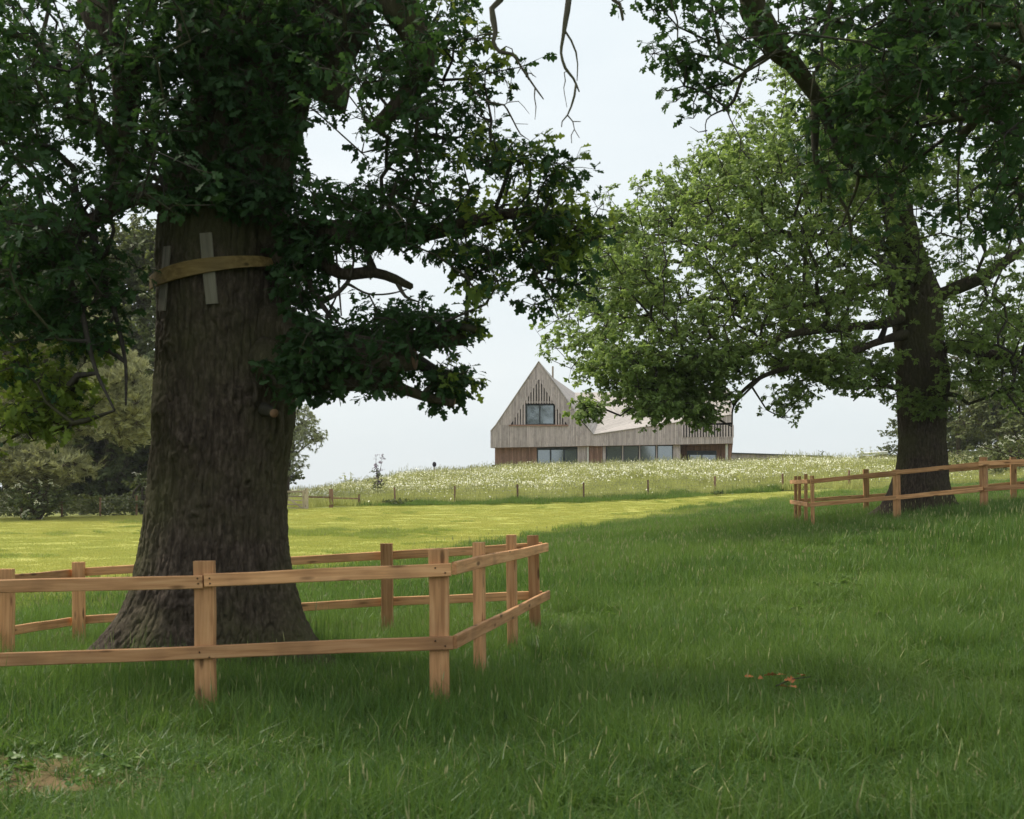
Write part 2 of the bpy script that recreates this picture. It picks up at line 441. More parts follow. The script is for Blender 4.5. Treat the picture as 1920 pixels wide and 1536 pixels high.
def build_ground():
    def axis(lo, hi, c, n, k):
        t = np.linspace(-1, 1, n)
        s = np.sinh(t * k) / np.sinh(k)
        return np.where(s < 0, c + s * (c - lo), c + s * (hi - c))
    xs = axis(-600, 600, 2, 260, 4.6)
    ys = axis(-120, 900, 20, 320, 4.0)
    X, Y = np.meshgrid(xs, ys)
    Z = H(X, Y)
    V = np.stack([X, Y, Z], -1).reshape(-1, 3)
    ny, nx = X.shape
    i = np.arange(nx * ny).reshape(ny, nx)
    q = np.stack([i[:-1, :-1], i[:-1, 1:], i[1:, 1:], i[1:, :-1]], -1).reshape(-1, 4)
    m, n, l, bs, out = new_mat("field_ground")
    tc = n.new("ShaderNodeTexCoord")
    nz = n.new("ShaderNodeTexNoise"); nz.inputs["Scale"].default_value = 0.9; nz.inputs["Detail"].default_value = 9
    l.new(tc.outputs["Object"], nz.inputs["Vector"])
    nf = n.new("ShaderNodeTexNoise"); nf.inputs["Scale"].default_value = 16; nf.inputs["Detail"].default_value = 6
    l.new(tc.outputs["Object"], nf.inputs["Vector"])
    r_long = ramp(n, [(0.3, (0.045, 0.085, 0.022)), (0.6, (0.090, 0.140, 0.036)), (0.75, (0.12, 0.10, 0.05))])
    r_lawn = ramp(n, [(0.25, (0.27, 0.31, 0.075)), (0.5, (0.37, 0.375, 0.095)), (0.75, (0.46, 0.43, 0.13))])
    r_mead = ramp(n, [(0.3, (0.22, 0.25, 0.08)), (0.7, (0.34, 0.35, 0.12))])
    l.new(nf.outputs["Fac"], r_long.inputs[0]); l.new(nz.outputs["Fac"], r_lawn.inputs[0]); l.new(nz.outputs["Fac"], r_mead.inputs[0])
    a1 = attr(n, "lawn"); a2 = attr(n, "meadow"); a3 = attr(n, "bare")
    def mix(f, a, b):
        x = n.new("ShaderNodeMix"); x.data_type = 'RGBA'
        l.new(f, x.inputs[0]); l.new(a, x.inputs[6])
        if isinstance(b, tuple): x.inputs[7].default_value = b
        else: l.new(b, x.inputs[7])
        return x.outputs[2]
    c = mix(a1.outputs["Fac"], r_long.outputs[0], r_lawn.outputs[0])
    c = mix(a2.outputs["Fac"], c, r_mead.outputs[0])
    c = mix(a3.outputs["Fac"], c, (0.17, 0.115, 0.06, 1))
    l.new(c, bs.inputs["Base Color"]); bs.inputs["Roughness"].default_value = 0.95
    bs.inputs["Specular IOR Level"].default_value = 0.1
    bp = n.new("ShaderNodeBump"); bp.inputs["Strength"].default_value = 0.6; bp.inputs["Distance"].default_value = 0.05
    l.new(nf.outputs["Fac"], bp.inputs["Height"]); l.new(bp.outputs[0], bs.inputs["Normal"])
    me = mesh_np("ground", V, q, mats=[m])
    x, y = V[:, 0], V[:, 1]
    bf = behind_fence(x, y)
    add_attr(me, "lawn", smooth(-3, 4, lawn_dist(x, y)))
    add_attr(me, "meadow", smooth(-1.5, 0.5, bf))
    add_attr(me, "bare", bare(x, y))
    o = link("ground", me); tag(o, kind="structure")
    return o

BARE = [(-2.6, 6.9, .9, .35), (-3.1, 7.4, .7, .3), (-1.5, 7.4, .45, .3), (-3.9, 9.6, .55, .4), (-1.6, 9.0, .45, .3), (-4.1, 8.3, .6, .35), (-1.2, 10.3, .5, .3), (-2.0, 8.1, .5, .22), (-.9, 8.6, .35, .2), (2.4, 9.0, .28, .18)]
def bare(x, y):
    b = np.zeros_like(x)
    for cx, cy, a, c in BARE:
        b = np.maximum(b, np.exp(-(((x - cx) / a) ** 2 + ((y - cy) / c) ** 2)))
    return np.clip(b * 1.3 + 0.3 * noise3(np.stack([x * 3, y * 3, 0 * x], -1), 3) * (b > 0.2), 0, 1)

# ------------------------------------------------------------------ scattering
LIB = {}
def library(key, meshes):
    c = bpy.data.collections.new(key)
    for k, me in enumerate(meshes):
        o = bpy.data.objects.new("%s_%02d" % (key, k), me)
        c.objects.link(o)
    g = bpy.data.node_groups.new("scatter_" + key, 'GeometryNodeTree')
    g.interface.new_socket("Geometry", in_out='INPUT', socket_type='NodeSocketGeometry')
    g.interface.new_socket("Geometry", in_out='OUTPUT', socket_type='NodeSocketGeometry')
    n, l = g.nodes, g.links
    gi = n.new("NodeGroupInput"); go = n.new("NodeGroupOutput")
    ci = n.new("GeometryNodeCollectionInfo")
    ci.inputs["Collection"].default_value = c
    ci.inputs["Separate Children"].default_value = True
    ci.inputs["Reset Children"].default_value = True
    def na(name, t):
        a = n.new("GeometryNodeInputNamedAttribute"); a.data_type = t; a.inputs["Name"].default_value = name
        return a.outputs[0]
    ip = n.new("GeometryNodeInstanceOnPoints")
    l.new(gi.outputs[0], ip.inputs["Points"])
    l.new(ci.outputs[0], ip.inputs["Instance"])
    ip.inputs["Pick Instance"].default_value = True
    l.new(na("idx", 'INT'), ip.inputs["Instance Index"])
    l.new(na("rot", 'FLOAT_VECTOR'), ip.inputs["Rotation"])
    l.new(na("scl", 'FLOAT_VECTOR'), ip.inputs["Scale"])
    l.new(ip.outputs[0], go.inputs[0])
    LIB[key] = (g, len(meshes))

def scatter(name, key, pts, rot, scl, tint, rs, parent=None, origin=(0, 0, 0), idx=None):
    g, nv = LIB[key]
    pts = np.asarray(pts, float)
    me = bpy.data.meshes.new(name)
    me.vertices.add(len(pts))
    me.vertices.foreach_set("co", (pts - np.asarray(origin)).astype(np.float32).ravel())
    scl = np.asarray(scl, float)
    if scl.ndim == 1: scl = np.repeat(scl[:, None], 3, 1)
    add_attr(me, "rot", rot, 'FLOAT_VECTOR'); add_attr(me, "scl", scl, 'FLOAT_VECTOR')
    add_attr(me, "tint", tint)
    add_attr(me, "idx", rs.randint(0, nv, len(pts)) if idx is None else idx, 'INT')
    o = link(name, me, parent)
    md = o.modifiers.new("scatter", 'NODES'); md.node_group = g
    o["kind"] = "stuff"
    return o

# --- leaves
ST_OAK = [(0, .02), (.16, .12), (.25, .04), (.42, .24), (.53, .09), (.72, .31), (.83, .12), (.93, .13), (1, .03)]
ST_SIMPLE = [(0, .02), (.3, .20), (.5, .13), (.75, .28), (1, .05)]
ST_NEEDLE = [(0, .012), (1, .012)]
ST_WILLOW = [(0, .01), (.4, .09), (1, .01)]
class Acc:
    def __init__(s): s.v = []; s.q = []; s.t = []; s.lv = []; s.mq = []; s.mt = []; s.n = 0
    def add(s, v, q=None, t=None, lv=0.5, mat=0):
        v = np.asarray(v, float)
        if q is not None and len(q): s.q.append(np.asarray(q) + s.n); s.mq += [mat] * len(q)
        if t is not None and len(t): s.t.append(np.asarray(t) + s.n); s.mt += [mat] * len(t)
        s.v.append(v); s.lv.append(np.full(len(v), lv) if np.isscalar(lv) else np.asarray(lv)); s.n += len(v)
    def mesh(s, name, mats, smooth=True):
        me = mesh_np(name, np.concatenate(s.v), np.concatenate(s.q) if s.q else None, np.concatenate(s.t) if s.t else None,
                     mats, smooth, s.mq + s.mt)
        add_attr(me, "lv", np.concatenate(s.lv))
        return me

def leaf_geo(stations, L, fold, curl):
    v = []; q = []
    for i, (t, w) in enumerate(stations):
        z = -curl * t * t * L
        v += [(t * L, 0, z), (t * L, w * L, z + fold * w * L), (t * L, -w * L, z + fold * w * L)]
        if i:
            a = 3 * (i - 1); b = 3 * i
            q += [(a, b, b + 1, a + 1), (b, a, a + 2, b + 2)]
    return np.array(v), q

def frame(direction, up):
    x = direction / (np.linalg.norm(direction) + 1e-9)
    y = np.cross(up, x); y /= (np.linalg.norm(y) + 1e-9)
    z = np.cross(x, y)
    return np.stack([x, y, z], 0)

def make_spray(seed, nleaf, L, stations, reach, mats, droop=0.15, flat=0.5, twig_r=0.004, name="spray"):
    """a leafy twig tip about 2*reach across"""
    rs = np.random.RandomState(seed)
    A = Acc()
    # three or four short twigs each ending in a rosette
    nt = rs.randint(3, 5)
    for k in range(nt):
        ang = rs.uniform(0, 2 * math.pi)
        dirn = np.array([math.cos(ang), math.sin(ang), rs.uniform(-.25, .55)]); dirn /= np.linalg.norm(dirn)
        ln = reach * rs.uniform(.35, .85)
        tip = dirn * ln
        mid = tip * .5 + rs.normal(0, .03, 3) * reach
        pts = [np.zeros(3), mid, tip]
        vs, qs = tube_geo(pts, [twig_r, twig_r * .8, twig_r * .5], 3)
        A.add(vs, qs, None, 0.5, 1)
        m = max(2, nleaf // nt + rs.randint(-1, 2))
        for j in range(m):
            base = tip if rs.rand() < .7 else pts[1] + (tip - mid) * rs.rand()
            a2 = ang + rs.uniform(-2.1, 2.1)
            d = np.array([math.cos(a2), math.sin(a2), rs.uniform(-.7, .35) * (1 - flat) * 2 - droop])
            up = np.array([0, 0, 1.0]) + rs.normal(0, .42, 3)
            fr = frame(d, up)
            v, q = leaf_geo(stations, L * rs.uniform(.7, 1.2), rs.uniform(.05, .4), rs.uniform(0, .35))
            A.add(v @ fr + base + rs.normal(0, .01, 3), q, None, rs.rand(), 0)
    return A.mesh(name, mats)

def tube_geo(pts, radii, sides, cap=False):
    pts = np.asarray(pts, float); radii = np.asarray(radii, float)
    n = len(pts)
    tg = np.gradient(pts, axis=0)
    tg /= (np.linalg.norm(tg, axis=1, keepdims=True) + 1e-9)
    ref = np.array([0.0, 0, 1]) if abs(tg[0, 2]) < .9 else np.array([1.0, 0, 0])
    V = []
    nrm = np.cross(tg[0], ref); nrm /= np.linalg.norm(nrm) + 1e-9
    for i in range(n):
        nrm = nrm - tg[i] * np.dot(nrm, tg[i]); nrm /= np.linalg.norm(nrm) + 1e-9
        b = np.cross(tg[i], nrm)
        a = np.arange(sides) / sides * 2 * math.pi
        V.append(pts[i] + radii[i] * (np.cos(a)[:, None] * nrm + np.sin(a)[:, None] * b))
    V = np.concatenate(V)
    i = np.arange(sides); j = (i + 1) % sides
    q = np.concatenate([np.stack([k * sides + i, k * sides + j, (k + 1) * sides + j, (k + 1) * sides + i], -1) for k in range(n - 1)])
    return V, q

def resample(pts, step):
    """Catmull-Rom through the points; pts rows may carry extra columns"""
    p = np.asarray(pts, float)
    e = np.vstack([2 * p[0] - p[1], p, 2 * p[-1] - p[-2]])
    out = []
    for i in range(1, len(e) - 2):
        seg = np.linalg.norm(e[i + 1][:3] - e[i][:3])
        k = max(1, int(seg / step))
        for t in np.arange(k) / k:
            a, b, c, d = e[i - 1], e[i], e[i + 1], e[i + 2]
            out.append(.5 * ((2 * b) + (-a + c) * t + (2 * a - 5 * b + 4 * c - d) * t * t + (-a + 3 * b - 3 * c + d) * t ** 3))
    out.append(p[-1])
    return np.array(out)

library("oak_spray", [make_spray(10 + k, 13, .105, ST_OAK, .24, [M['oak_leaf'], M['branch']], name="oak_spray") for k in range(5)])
library("oak_spray_lit", [make_spray(20 + k, 13, .105, ST_OAK, .24, [M['oak_leaf_lit'], M['branch']], name="lit_oak_spray") for k in range(4)])
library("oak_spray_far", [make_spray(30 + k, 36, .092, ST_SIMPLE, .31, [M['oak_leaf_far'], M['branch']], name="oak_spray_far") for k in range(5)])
library("wood_spray", [make_spray(50 + k, 46, .24, ST_SIMPLE, .85, [M['wood_leaf'], M['far_bark']], twig_r=.012, name="woodland_spray") for k in range(5)])
library("willow_spray", [make_spray(70 + k, 60, .22, ST_WILLOW, .6, [M['willow_leaf'], M['far_bark']], droop=.8, twig_r=.008, name="willow_spray") for k in range(3)])
def make_needles(seed):
    rs = np.random.RandomState(seed); A = Acc()
    for k in range(9):
        a = rs.uniform(0, 2 * math.pi); d = np.array([math.cos(a), math.sin(a), rs.uniform(-.1, 1.3)]); d /= np.linalg.norm(d)
        tip = d * rs.uniform(.25, .75)
        vs, qs = tube_geo([np.zeros(3), tip], [.012, .006], 3); A.add(vs, qs, None, .3, 1)
        for j in range(26):
            b = tip * rs.uniform(.35, 1.05)
            dd = d * .9 + rs.normal(0, .42, 3) + np.array([0, 0, .25])
            fr = frame(dd, rs.normal(0, 1, 3))
            v, q = leaf_geo([(0, .045), (.7, .05), (1, .01)], rs.uniform(.14, .24), .3, 0)
            A.add(v @ fr + b, q, None, rs.rand(), 0)
    return A.mesh("needle_tuft", [M['pine_needle'], M['far_bark']])
library("pine_tuft", [make_needles(90 + k) for k in range(4)])
library("purple_spray", [make_spray(120 + k, 14, .14, ST_SIMPLE, .2, [M['purple_leaf'], M['branch']], name="purple_spray") for k in range(2)])

# ------------------------------------------------------------------ trees
def inpoly(x, y, poly):
    c = np.zeros(len(x), bool); n = len(poly)
    for i in range(n):
        x1, y1 = poly[i]; x2, y2 = poly[(i + 1) % n]
        if y1 == y2: continue
        m = ((y1 > y) != (y2 > y)) & (x < (x2 - x1) * (y - y1) / (y2 - y1) + x1)
        c ^= m
    return c

def region(poly, nclump, per, d0, dd, sig, rs, dfun=None):
    """clumped attractor points filling the volume whose outline is poly at depth d0 +- dd"""
    p = np.array(poly, float)
    lo, hi = p.min(0), p.max(0)
    C = []
    while len(C) < nclump:
        xy = lo + rs.rand(nclump * 3, 2) * (hi - lo)
        xy = xy[inpoly(xy[:, 0], xy[:, 1], poly)]
        C += list(xy)
    C = np.array(C[:nclump])
    if dfun is not None: d = dfun(C) + rs.uniform(-dd, dd, len(C))
    else: d = d0 + rs.uniform(-dd, dd, len(C))
    W = np.stack([(C[:, 0] - 960) / F * d, d, CZ - (C[:, 1] - HZ) / F * d], -1)
    W = np.repeat(W, per, 0)
    W += rs.normal(0, 1, W.shape) * np.array([sig, sig, sig * .55])
    return W

def ellipsoid(c, r, n, rs, shell=.55):
    v = rs.normal(0, 1, (n, 3)); v /= np.linalg.norm(v, axis=1, keepdims=True)
    return np.asarray(c) + v * (shell + (1 - shell) * rs.rand(n, 1)) * np.asarray(r)

def unseen(pts, m=40):
    """only the points above the top of the photograph"""
    row = HZ - (pts[:, 2] - CZ) / np.maximum(pts[:, 1], .3) * F
    return pts[(row < -m) | (pts[:, 1] < 1)]

def limb_nodes(limbs, step=.25):
    out = []
    for L in limbs: out.append(resample(L, step))
    return out

def grow(limbs, attractors, rs, step=.35, bf=.25, r0=.0045, expo=2.3, wiggle=.10, base=None, rcap=9):
    """joins every attractor to the nearest wood already there, keeping paths short"""
    nodes = [l[:, :3] for l in limbs]
    N0 = np.concatenate(nodes)
    lr = np.concatenate([l[:, 3] for l in limbs])
    base = N0[0] if base is None else np.asarray(base)
    path = list(np.linalg.norm(N0 - base, axis=1))
    pos = [p for p in N0]; par = [-1] * len(N0); rad0 = list(lr)
    A = attractors
    na = len(A)
    P0 = np.array(pos); L0 = np.array(path)
    best = np.full(na, 1e9); bi = np.zeros(na, int)
    for s in range(0, len(P0), 512):
        D = np.linalg.norm(A[:, None] - P0[None, s:s + 512], axis=2) + bf * L0[None, s:s + 512]
        k = D.argmin(1); v = D[np.arange(na), k]
        m = v < best; best[m] = v[m]; bi[m] = k[m] + s
    alive = np.ones(na, bool); tips = np.zeros(na, int)
    for _ in range(na):
        a = int(np.where(alive, best, 1e9).argmin())
        alive[a] = False
        p, q = pos[bi[a]], A[a]
        L = np.linalg.norm(q - p)
        k = max(1, int(L / step)); prev = bi[a]; new = []
        sag = rs.normal(0, 1, 3) * L * wiggle
        for t in range(1, k + 1):
            f = t / k
            pt = p + (q - p) * f + sag * math.sin(math.pi * f) + (rs.normal(0, .045, 3) * min(1, L) if t < k else 0)
            par.append(prev); path.append(path[prev] + L / k); pos.append(pt); rad0.append(0)
            prev = len(pos) - 1; new.append(prev)
        tips[a] = prev
        for j in new:
            D = np.linalg.norm(A - pos[j], axis=1) + bf * path[j]
            m = alive & (D < best); best[m] = D[m]; bi[m] = j
    pos = np.array(pos); par = np.array(par); n = len(pos)
    w = np.zeros(n); w[tips] = r0 ** expo
    for i in range(n - 1, -1, -1):
        if par[i] >= 0: w[par[i]] += w[i]
    rad = np.maximum(w, r0 ** expo * .6) ** (1 / expo)
    nl = len(N0)
    rad = np.minimum(rad, rcap)
    rad[:nl] = np.array(rad0[:nl])
    # chains
    kids = [[] for _ in range(n)]
    for i in range(nl, n): kids[par[i]].append(i)
    A2 = Acc()
    stack = []
    for i in range(nl):
        for c in kids[i]: stack.append((i, c))
    while stack:
        s, c = stack.pop()
        ch = [s, c]
        while kids[ch[-1]]:
            ks = sorted(kids[ch[-1]], key=lambda j: -rad[j])
            for j in ks[1:]: stack.append((ch[-1], j))
            ch.append(ks[0])
        pts = pos[ch]; rr = rad[ch].copy()
        rr[0] = min(rr[0], rr[1] * 1.5)
        sides = 7 if rr[0] > .06 else (5 if rr[0] > .015 else 4)
        v, q = tube_geo(pts, rr, sides)
        A2.add(v, q, None, .5, 0)
    return A2, pos[tips], pos[np.where(par >= 0)[0]], rad[np.where(par >= 0)[0]]

def limb_mesh(L, mat, sides=16, cut=False, seed=0, rough=.07):
    L = resample(L, .09 if L[0][3] > .05 else .05)
    pts, r = L[:, :3], np.maximum(L[:, 3], .002)
    v, q = tube_geo(pts, r, sides)
    c = np.repeat(pts, sides, 0); rr = np.repeat(r, sides)
    nn = fbm(v * np.array([3, 3, 3]) / max(.3, 1) + seed * 13.7, 3, seed) * rough * 2.0 + fbm(v * 14 + seed, 2, seed + 3) * rough
    v = c + (v - c) * (1 + nn[:, None])
    me_v = np.vstack([v, pts[-1] + (pts[-1] - pts[-2]) * .1, pts[0]])
    n = len(v)
    t = [(n - sides + k, n - sides + (k + 1) % sides, n) for k in range(sides)] + [((k + 1) % sides, k, n + 1) for k in range(sides)]
    mi = [0] * len(q) + [1 if cut else 0] * sides + [0] * sides
    return mesh_np("limb", me_v, q, t, [mat, M['cut']], True, mi)

def make_trunk(rings, lobes, nseg, nz, bark_amp, seed, zb, burrs=()):
    """rings: (z, cx, cy, rx, ry) from the root up"""
    rg = np.array(rings, float)
    z = np.linspace(rg[0, 0], rg[-1, 0], nz)
    cols = [np.interp(z, rg[:, 0], rg[:, k]) for k in range(1, 5)]
    ker = np.hanning(max(5, nz // 22)); ker /= ker.sum()
    sm = []
    for c in cols:
        pad = len(ker) // 2
        cc = np.concatenate([np.full(pad, c[0]) + (c[0] - c[1]) * np.arange(pad, 0, -1), c, np.full(pad, c[-1])])
        sm.append(np.convolve(cc, ker, 'valid')[:nz])
    th = np.linspace(0, 2 * math.pi, nseg, endpoint=False)
    T, Z = np.meshgrid(th, z)
    CX, CY, RX, RY = [np.repeat(c[:, None], nseg, 1) for c in sm]
    fl = np.exp(-np.maximum(Z - zb, 0) / .38)
    lob = 0
    for k, a, ph in lobes: lob = lob + a * np.cos(k * T + ph)
    rr = 1 + lob * (0.2 + 2.0 * fl) + .02 * np.cos(2 * T + Z * 1.3) + .015 * np.cos(3 * T - Z * 2.1)
    X = np.cos(T); Y = np.sin(T)
    p = np.stack([X * RX, Y * RY, Z], -1)
    big = fbm(p * np.array([1.3, 1.3, .9]) + seed, 3, seed) * .07
    wob = fbm(p * np.array([6, 6, 1.6]), 3, seed + 5)
    q = p * np.array([19, 19, 3.0]) + wob[..., None] * .8
    furrow = 1 - np.abs(noise3(q, seed + 7)) * 2
    furrow = np.clip(furrow, -1, 1)
    cross = 1 - np.abs(noise3(p * np.array([15, 15, 9]) + 3.1 + wob[..., None], seed + 11)) * 2.2
    d = -bark_amp * np.clip(furrow, 0, 1) ** 2 - bark_amp * .30 * np.clip(cross, 0, 1) ** 3 + bark_amp * .35 * fbm(p * 30, 2, seed + 13)
    for bt_, bz_, bs_, ba_ in burrs:
        dt = (T - bt_ + math.pi) % (2 * math.pi) - math.pi
        g = np.exp(-((dt * RX / bs_) ** 2 + ((Z - bz_) / (bs_ * .8)) ** 2))
        d = d + ba_ * g * (1 + .6 * noise3(p * 22, seed + 30)) - ba_ * .5 * np.exp(-((dt * RX / (bs_ * .25)) ** 2 + ((Z - bz_) / (bs_ * .2)) ** 2))
    RRx = RX * (rr + big) + d; RRy = RY * (rr + big) + d
    V = np.stack([CX + RRx * X, CY + RRy * Y, Z], -1).reshape(-1, 3)
    i = np.arange(nseg); j = (i + 1) % nseg
    quads = np.concatenate([np.stack([k * nseg + i, k * nseg + j, (k + 1) * nseg + j, (k + 1) * nseg + i], -1) for k in range(nz - 1)])
    return V, quads

def leaf_rot(pts, centre, rs, tilt=.5):
    n = len(pts)
    return np.stack([rs.normal(0, tilt, n), rs.normal(0, tilt, n), rs.uniform(0, 2 * math.pi, n)], -1)

def oak(name, label, origin, rings, lobes, limbs, cuts, attractors, key, rs, scale=(.8, 1.2), seg=(300, 420), amp=.025, zb=0,
        bf=.25, dead=(), extra=None, tint=None, r0=.0045, step=.35, infrac=.15, keep_out=False, split=None, burrs=()):
    root = empty(name, origin); tag(root, label, "tree")
    o = np.asarray(origin)
    if rings is not None:
        V, q = make_trunk(rings, lobes, seg[0], seg[1], amp, 3, zb, burrs)
        link("trunk", mesh_np("trunk", V - o, q, None, [M['bark']]), root)
    Ls = []
    for k, L in enumerate(limbs):
        L = np.array(L, float)
        L2 = L.copy(); L2[:, :3] -= o
        link("limb", limb_mesh(L2, M['branch'] if L[:, 3].max() < .13 else M['bark'], 20 if L[:, 3].max() > .1 else 10, k in cuts, k), root)
        Ls.append(resample(L, .25))
    for k, L in enumerate(dead):
        L2 = np.array(L, float); L2[:, :3] -= o
        link("dead_branch", limb_mesh(L2, M['dead'], 8, False, 50 + k, .22), root)
    A, tips, inner, irad = grow(Ls, attractors, rs, bf=bf, base=o, r0=r0, step=step, rcap=.032 if key == 'oak_spray' else .06)
    A.v = [v - o for v in A.v]
    tw = link("twigs", A.mesh("twigs", [M['branch']]), root); tw["kind"] = "stuff"
    pts = tips
    sel = inner[(irad < r0 * 2.2)]
    if keep_out: sel = sel[:0]
    if len(sel): pts = np.vstack([pts, sel[rs.rand(len(sel)) < infrac]])
    if extra is not None: pts = np.vstack([pts, extra])
    if tint is None: tv = np.clip(.5 + .5 * fbm(pts * .9, 3, 21) + rs.normal(0, .15, len(pts)), 0, 1)
    else: tv = tint(pts)
    if split is not None:
        m = split(pts)
        scatter("lit_foliage", "oak_spray_lit", pts[m], leaf_rot(pts[m], o, rs), rs.uniform(scale[0], scale[1], m.sum()), tv[m], rs, root, o)  # same oak leaves, coloured brighter where the crown catches sun
        pts = pts[~m]; tv = tv[~m]
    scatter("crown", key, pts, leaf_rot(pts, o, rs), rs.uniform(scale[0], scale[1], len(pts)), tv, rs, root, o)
    print(name, "sprays", len(pts), "twig quads", sum(len(q) for q in A.q))
    return root

def PL(*rows):
    """limb polyline from (px, py, d, radius) rows"""
    return [tuple(P(a, b, d)) + (r,) for a, b, d, r in rows]

def ring(y, xl, xr, d, ratio=1.0):
    a, b = P(xl, y, d), P(xr, y, d)
    r = (b[0] - a[0]) / 2
    return (a[2], (a[0] + b[0]) / 2, d, r, r * ratio)

build_ground()

# ------------------------------------------------------------------ faint overcast haze over the fields
def build_haze():
    m = bpy.data.materials.new("haze_air"); m.use_nodes = True; nt = m.node_tree
    nt.nodes.remove(nt.nodes["Principled BSDF"])
    pv = nt.nodes.new("ShaderNodeVolumePrincipled")
    pv.inputs["Density"].default_value = 0.00022
    pv.inputs["Color"].default_value = (0.93, 0.96, 1, 1)
    nt.links.new(pv.outputs[0], nt.nodes["Material Output"].inputs["Volume"])
    g = bpy.data.objects["ground"].data
    co = np.zeros(len(g.vertices) * 3, np.float32); g.vertices.foreach_get("co", co); co = co.reshape(-1, 3)
    x0, y0, z0 = co.min(0) - (4, 4, 1); x1, y1, _ = co.max(0) + (4, 4, 0); z1 = max(36.0, float(co[:, 2].max()) + 1)
    V = [(x, y, z) for z in (z0, z1) for y in (y0, y1) for x in (x0, x1)]
    me = bpy.data.meshes.new("haze")
    me.from_pydata([tuple(float(c) for c in v) for v in V], [], [(0, 2, 3, 1), (4, 5, 7, 6), (0, 1, 5, 4), (1, 3, 7, 5), (3, 2, 6, 7), (2, 0, 4, 6)])
    me.materials.append(m)
    tag(link("haze", me), "thin pale haze of the overcast day over the fields", kind="stuff")
    print("haze box", z0, z1)
build_haze()

# ================================================================== near oak, left
rs = np.random.RandomState(11)
D = 11.5
ox, oy = -2.72, D
oz = h1(ox, oy)
rings = [ring(1330, 150, 640, D), ring(1262, 172, 612, D), ring(1215, 193, 578, D), ring(1150, 232, 558, D), ring(1100, 250, 546, D), ring(1050, 262, 538, D),
         ring(1000, 270, 535, D), ring(900, 282, 538, D), ring(800, 288, 556, D), ring(740, 291, 552, D), ring(700, 292, 545, D), ring(600, 297, 542, D),
         ring(500, 296, 540, D), ring(430, 300, 537, D), ring(330, 318, 545, D), ring(200, 355, 575, D), ring(100, 375, 590, D), ring(20, 400, 590, D)]
left_limbs = [
 PL((560, 170, 11.4, .46), (600, 80, 11.3, .37), (640, 0, 11.2, .33), (665, -150, 11, .27), (640, -420, 11, .18), (660, -800, 11, .08)),
 PL((430, 130, 11.6, .48), (400, 0, 11.6, .40), (360, -250, 11.8, .28), (330, -500, 12, .18), (310, -850, 12, .07)),
 PL((350, 400, 11.3, .16), (300, 372, 11, .12), (262, 362, 10.9, .10), (215, 385, 10.7, .085), (170, 420, 10.6, .075), (105, 458, 10.5, .085), (30, 520, 10.4, .065), (-70, 570, 10.3, .04)),
 PL((380, -60, 11.5, .30), (260, -90, 11.2, .22), (180, 0, 10.9, .17), (212, 70, 10.8, .15), (238, 130, 10.8, .135), (236, 200, 10.8, .12), (225, 300, 10.75, .10), (218, 380, 10.7, .10)),
 PL((500, 455, 11.3, .20), (560, 440, 11.1, .14), (640, 436, 11, .11), (760, 440, 10.8, .09), (860, 424, 10.7, .065), (960, 400, 10.6, .045), (1040, 410, 10.5, .03), (1100, 440, 10.4, .018)),
 PL((520, 480, 11.2, .14), (560, 488, 11, .085), (600, 492, 10.9, .065), (640, 514, 10.9, .058), (700, 511, 10.8, .052), (740, 523, 10.7, .045), (772, 538, 10.7, .030)),
 PL((560, -60, 11, .30), (700, -90, 10.9, .2), (742, 0, 10.8, .17), (772, 50, 10.8, .15), (791, 110, 10.8, .125), (770, 170, 10.7, .10), (735, 210, 10.7, .075), (700, 240, 10.7, .05)),
 PL((500, 610, 11.3, .24), (560, 625, 11.1, .18), (610, 640, 10.9, .15), (700, 652, 10.6, .10), (790, 640, 10.65, .085), (872, 632, 10.75, .075)),
 PL((500, 680, 11.2, .28), (570, 690, 11, .20), (650, 684, 10.7, .17), (720, 676, 10.5, .12), (778, 673, 10.42, .095)),
 PL((540, 712, 10.9, .20), (600, 710, 10.7, .10), (660, 716, 10.6, .085), (730, 722, 10.5, .055), (790, 742, 10.5, .045), (852, 756, 10.5, .038)),
 PL((700, 655, 10.8, .08), (770, 672, 10.9, .07), (820, 700, 11, .062), (872, 718, 11.1, .055)),
 PL((800, 628, 10.6, .05), (850, 612, 10.6, .035), (892, 618, 10.6, .033)),
 PL((660, -150, 11, .2), (800, -230, 10.2, .17), (960, -230, 9.6, .13), (1080, -190, 9.3, .10), (1220, -130, 9.1, .06)),
 PL((490, 766, 11.1, .07), (510, 773, 10.75, .046), (514, 775, 10.68, .042)),
 PL((105, 458, 10.5, .05), (128, 520, 10.3, .032), (152, 580, 10.2, .026), (165, 640, 10.1, .022), (182, 700, 10.1, .016), (215, 770, 10, .01)),
 PL((172, 420, 10.6, .045), (186, 500, 10.5, .03), (216, 590, 10.4, .022), (235, 680, 10.4, .016), (236, 760, 10.3, .008)),
 PL((960, 400, 10.6, .02), (978, 455, 10.5, .014), (1005, 515, 10.5, .011), (1034, 560, 10.5, .008), (1048, 600, 10.5, .004)),
]
cuts = {7, 8, 9, 10, 11, 13}
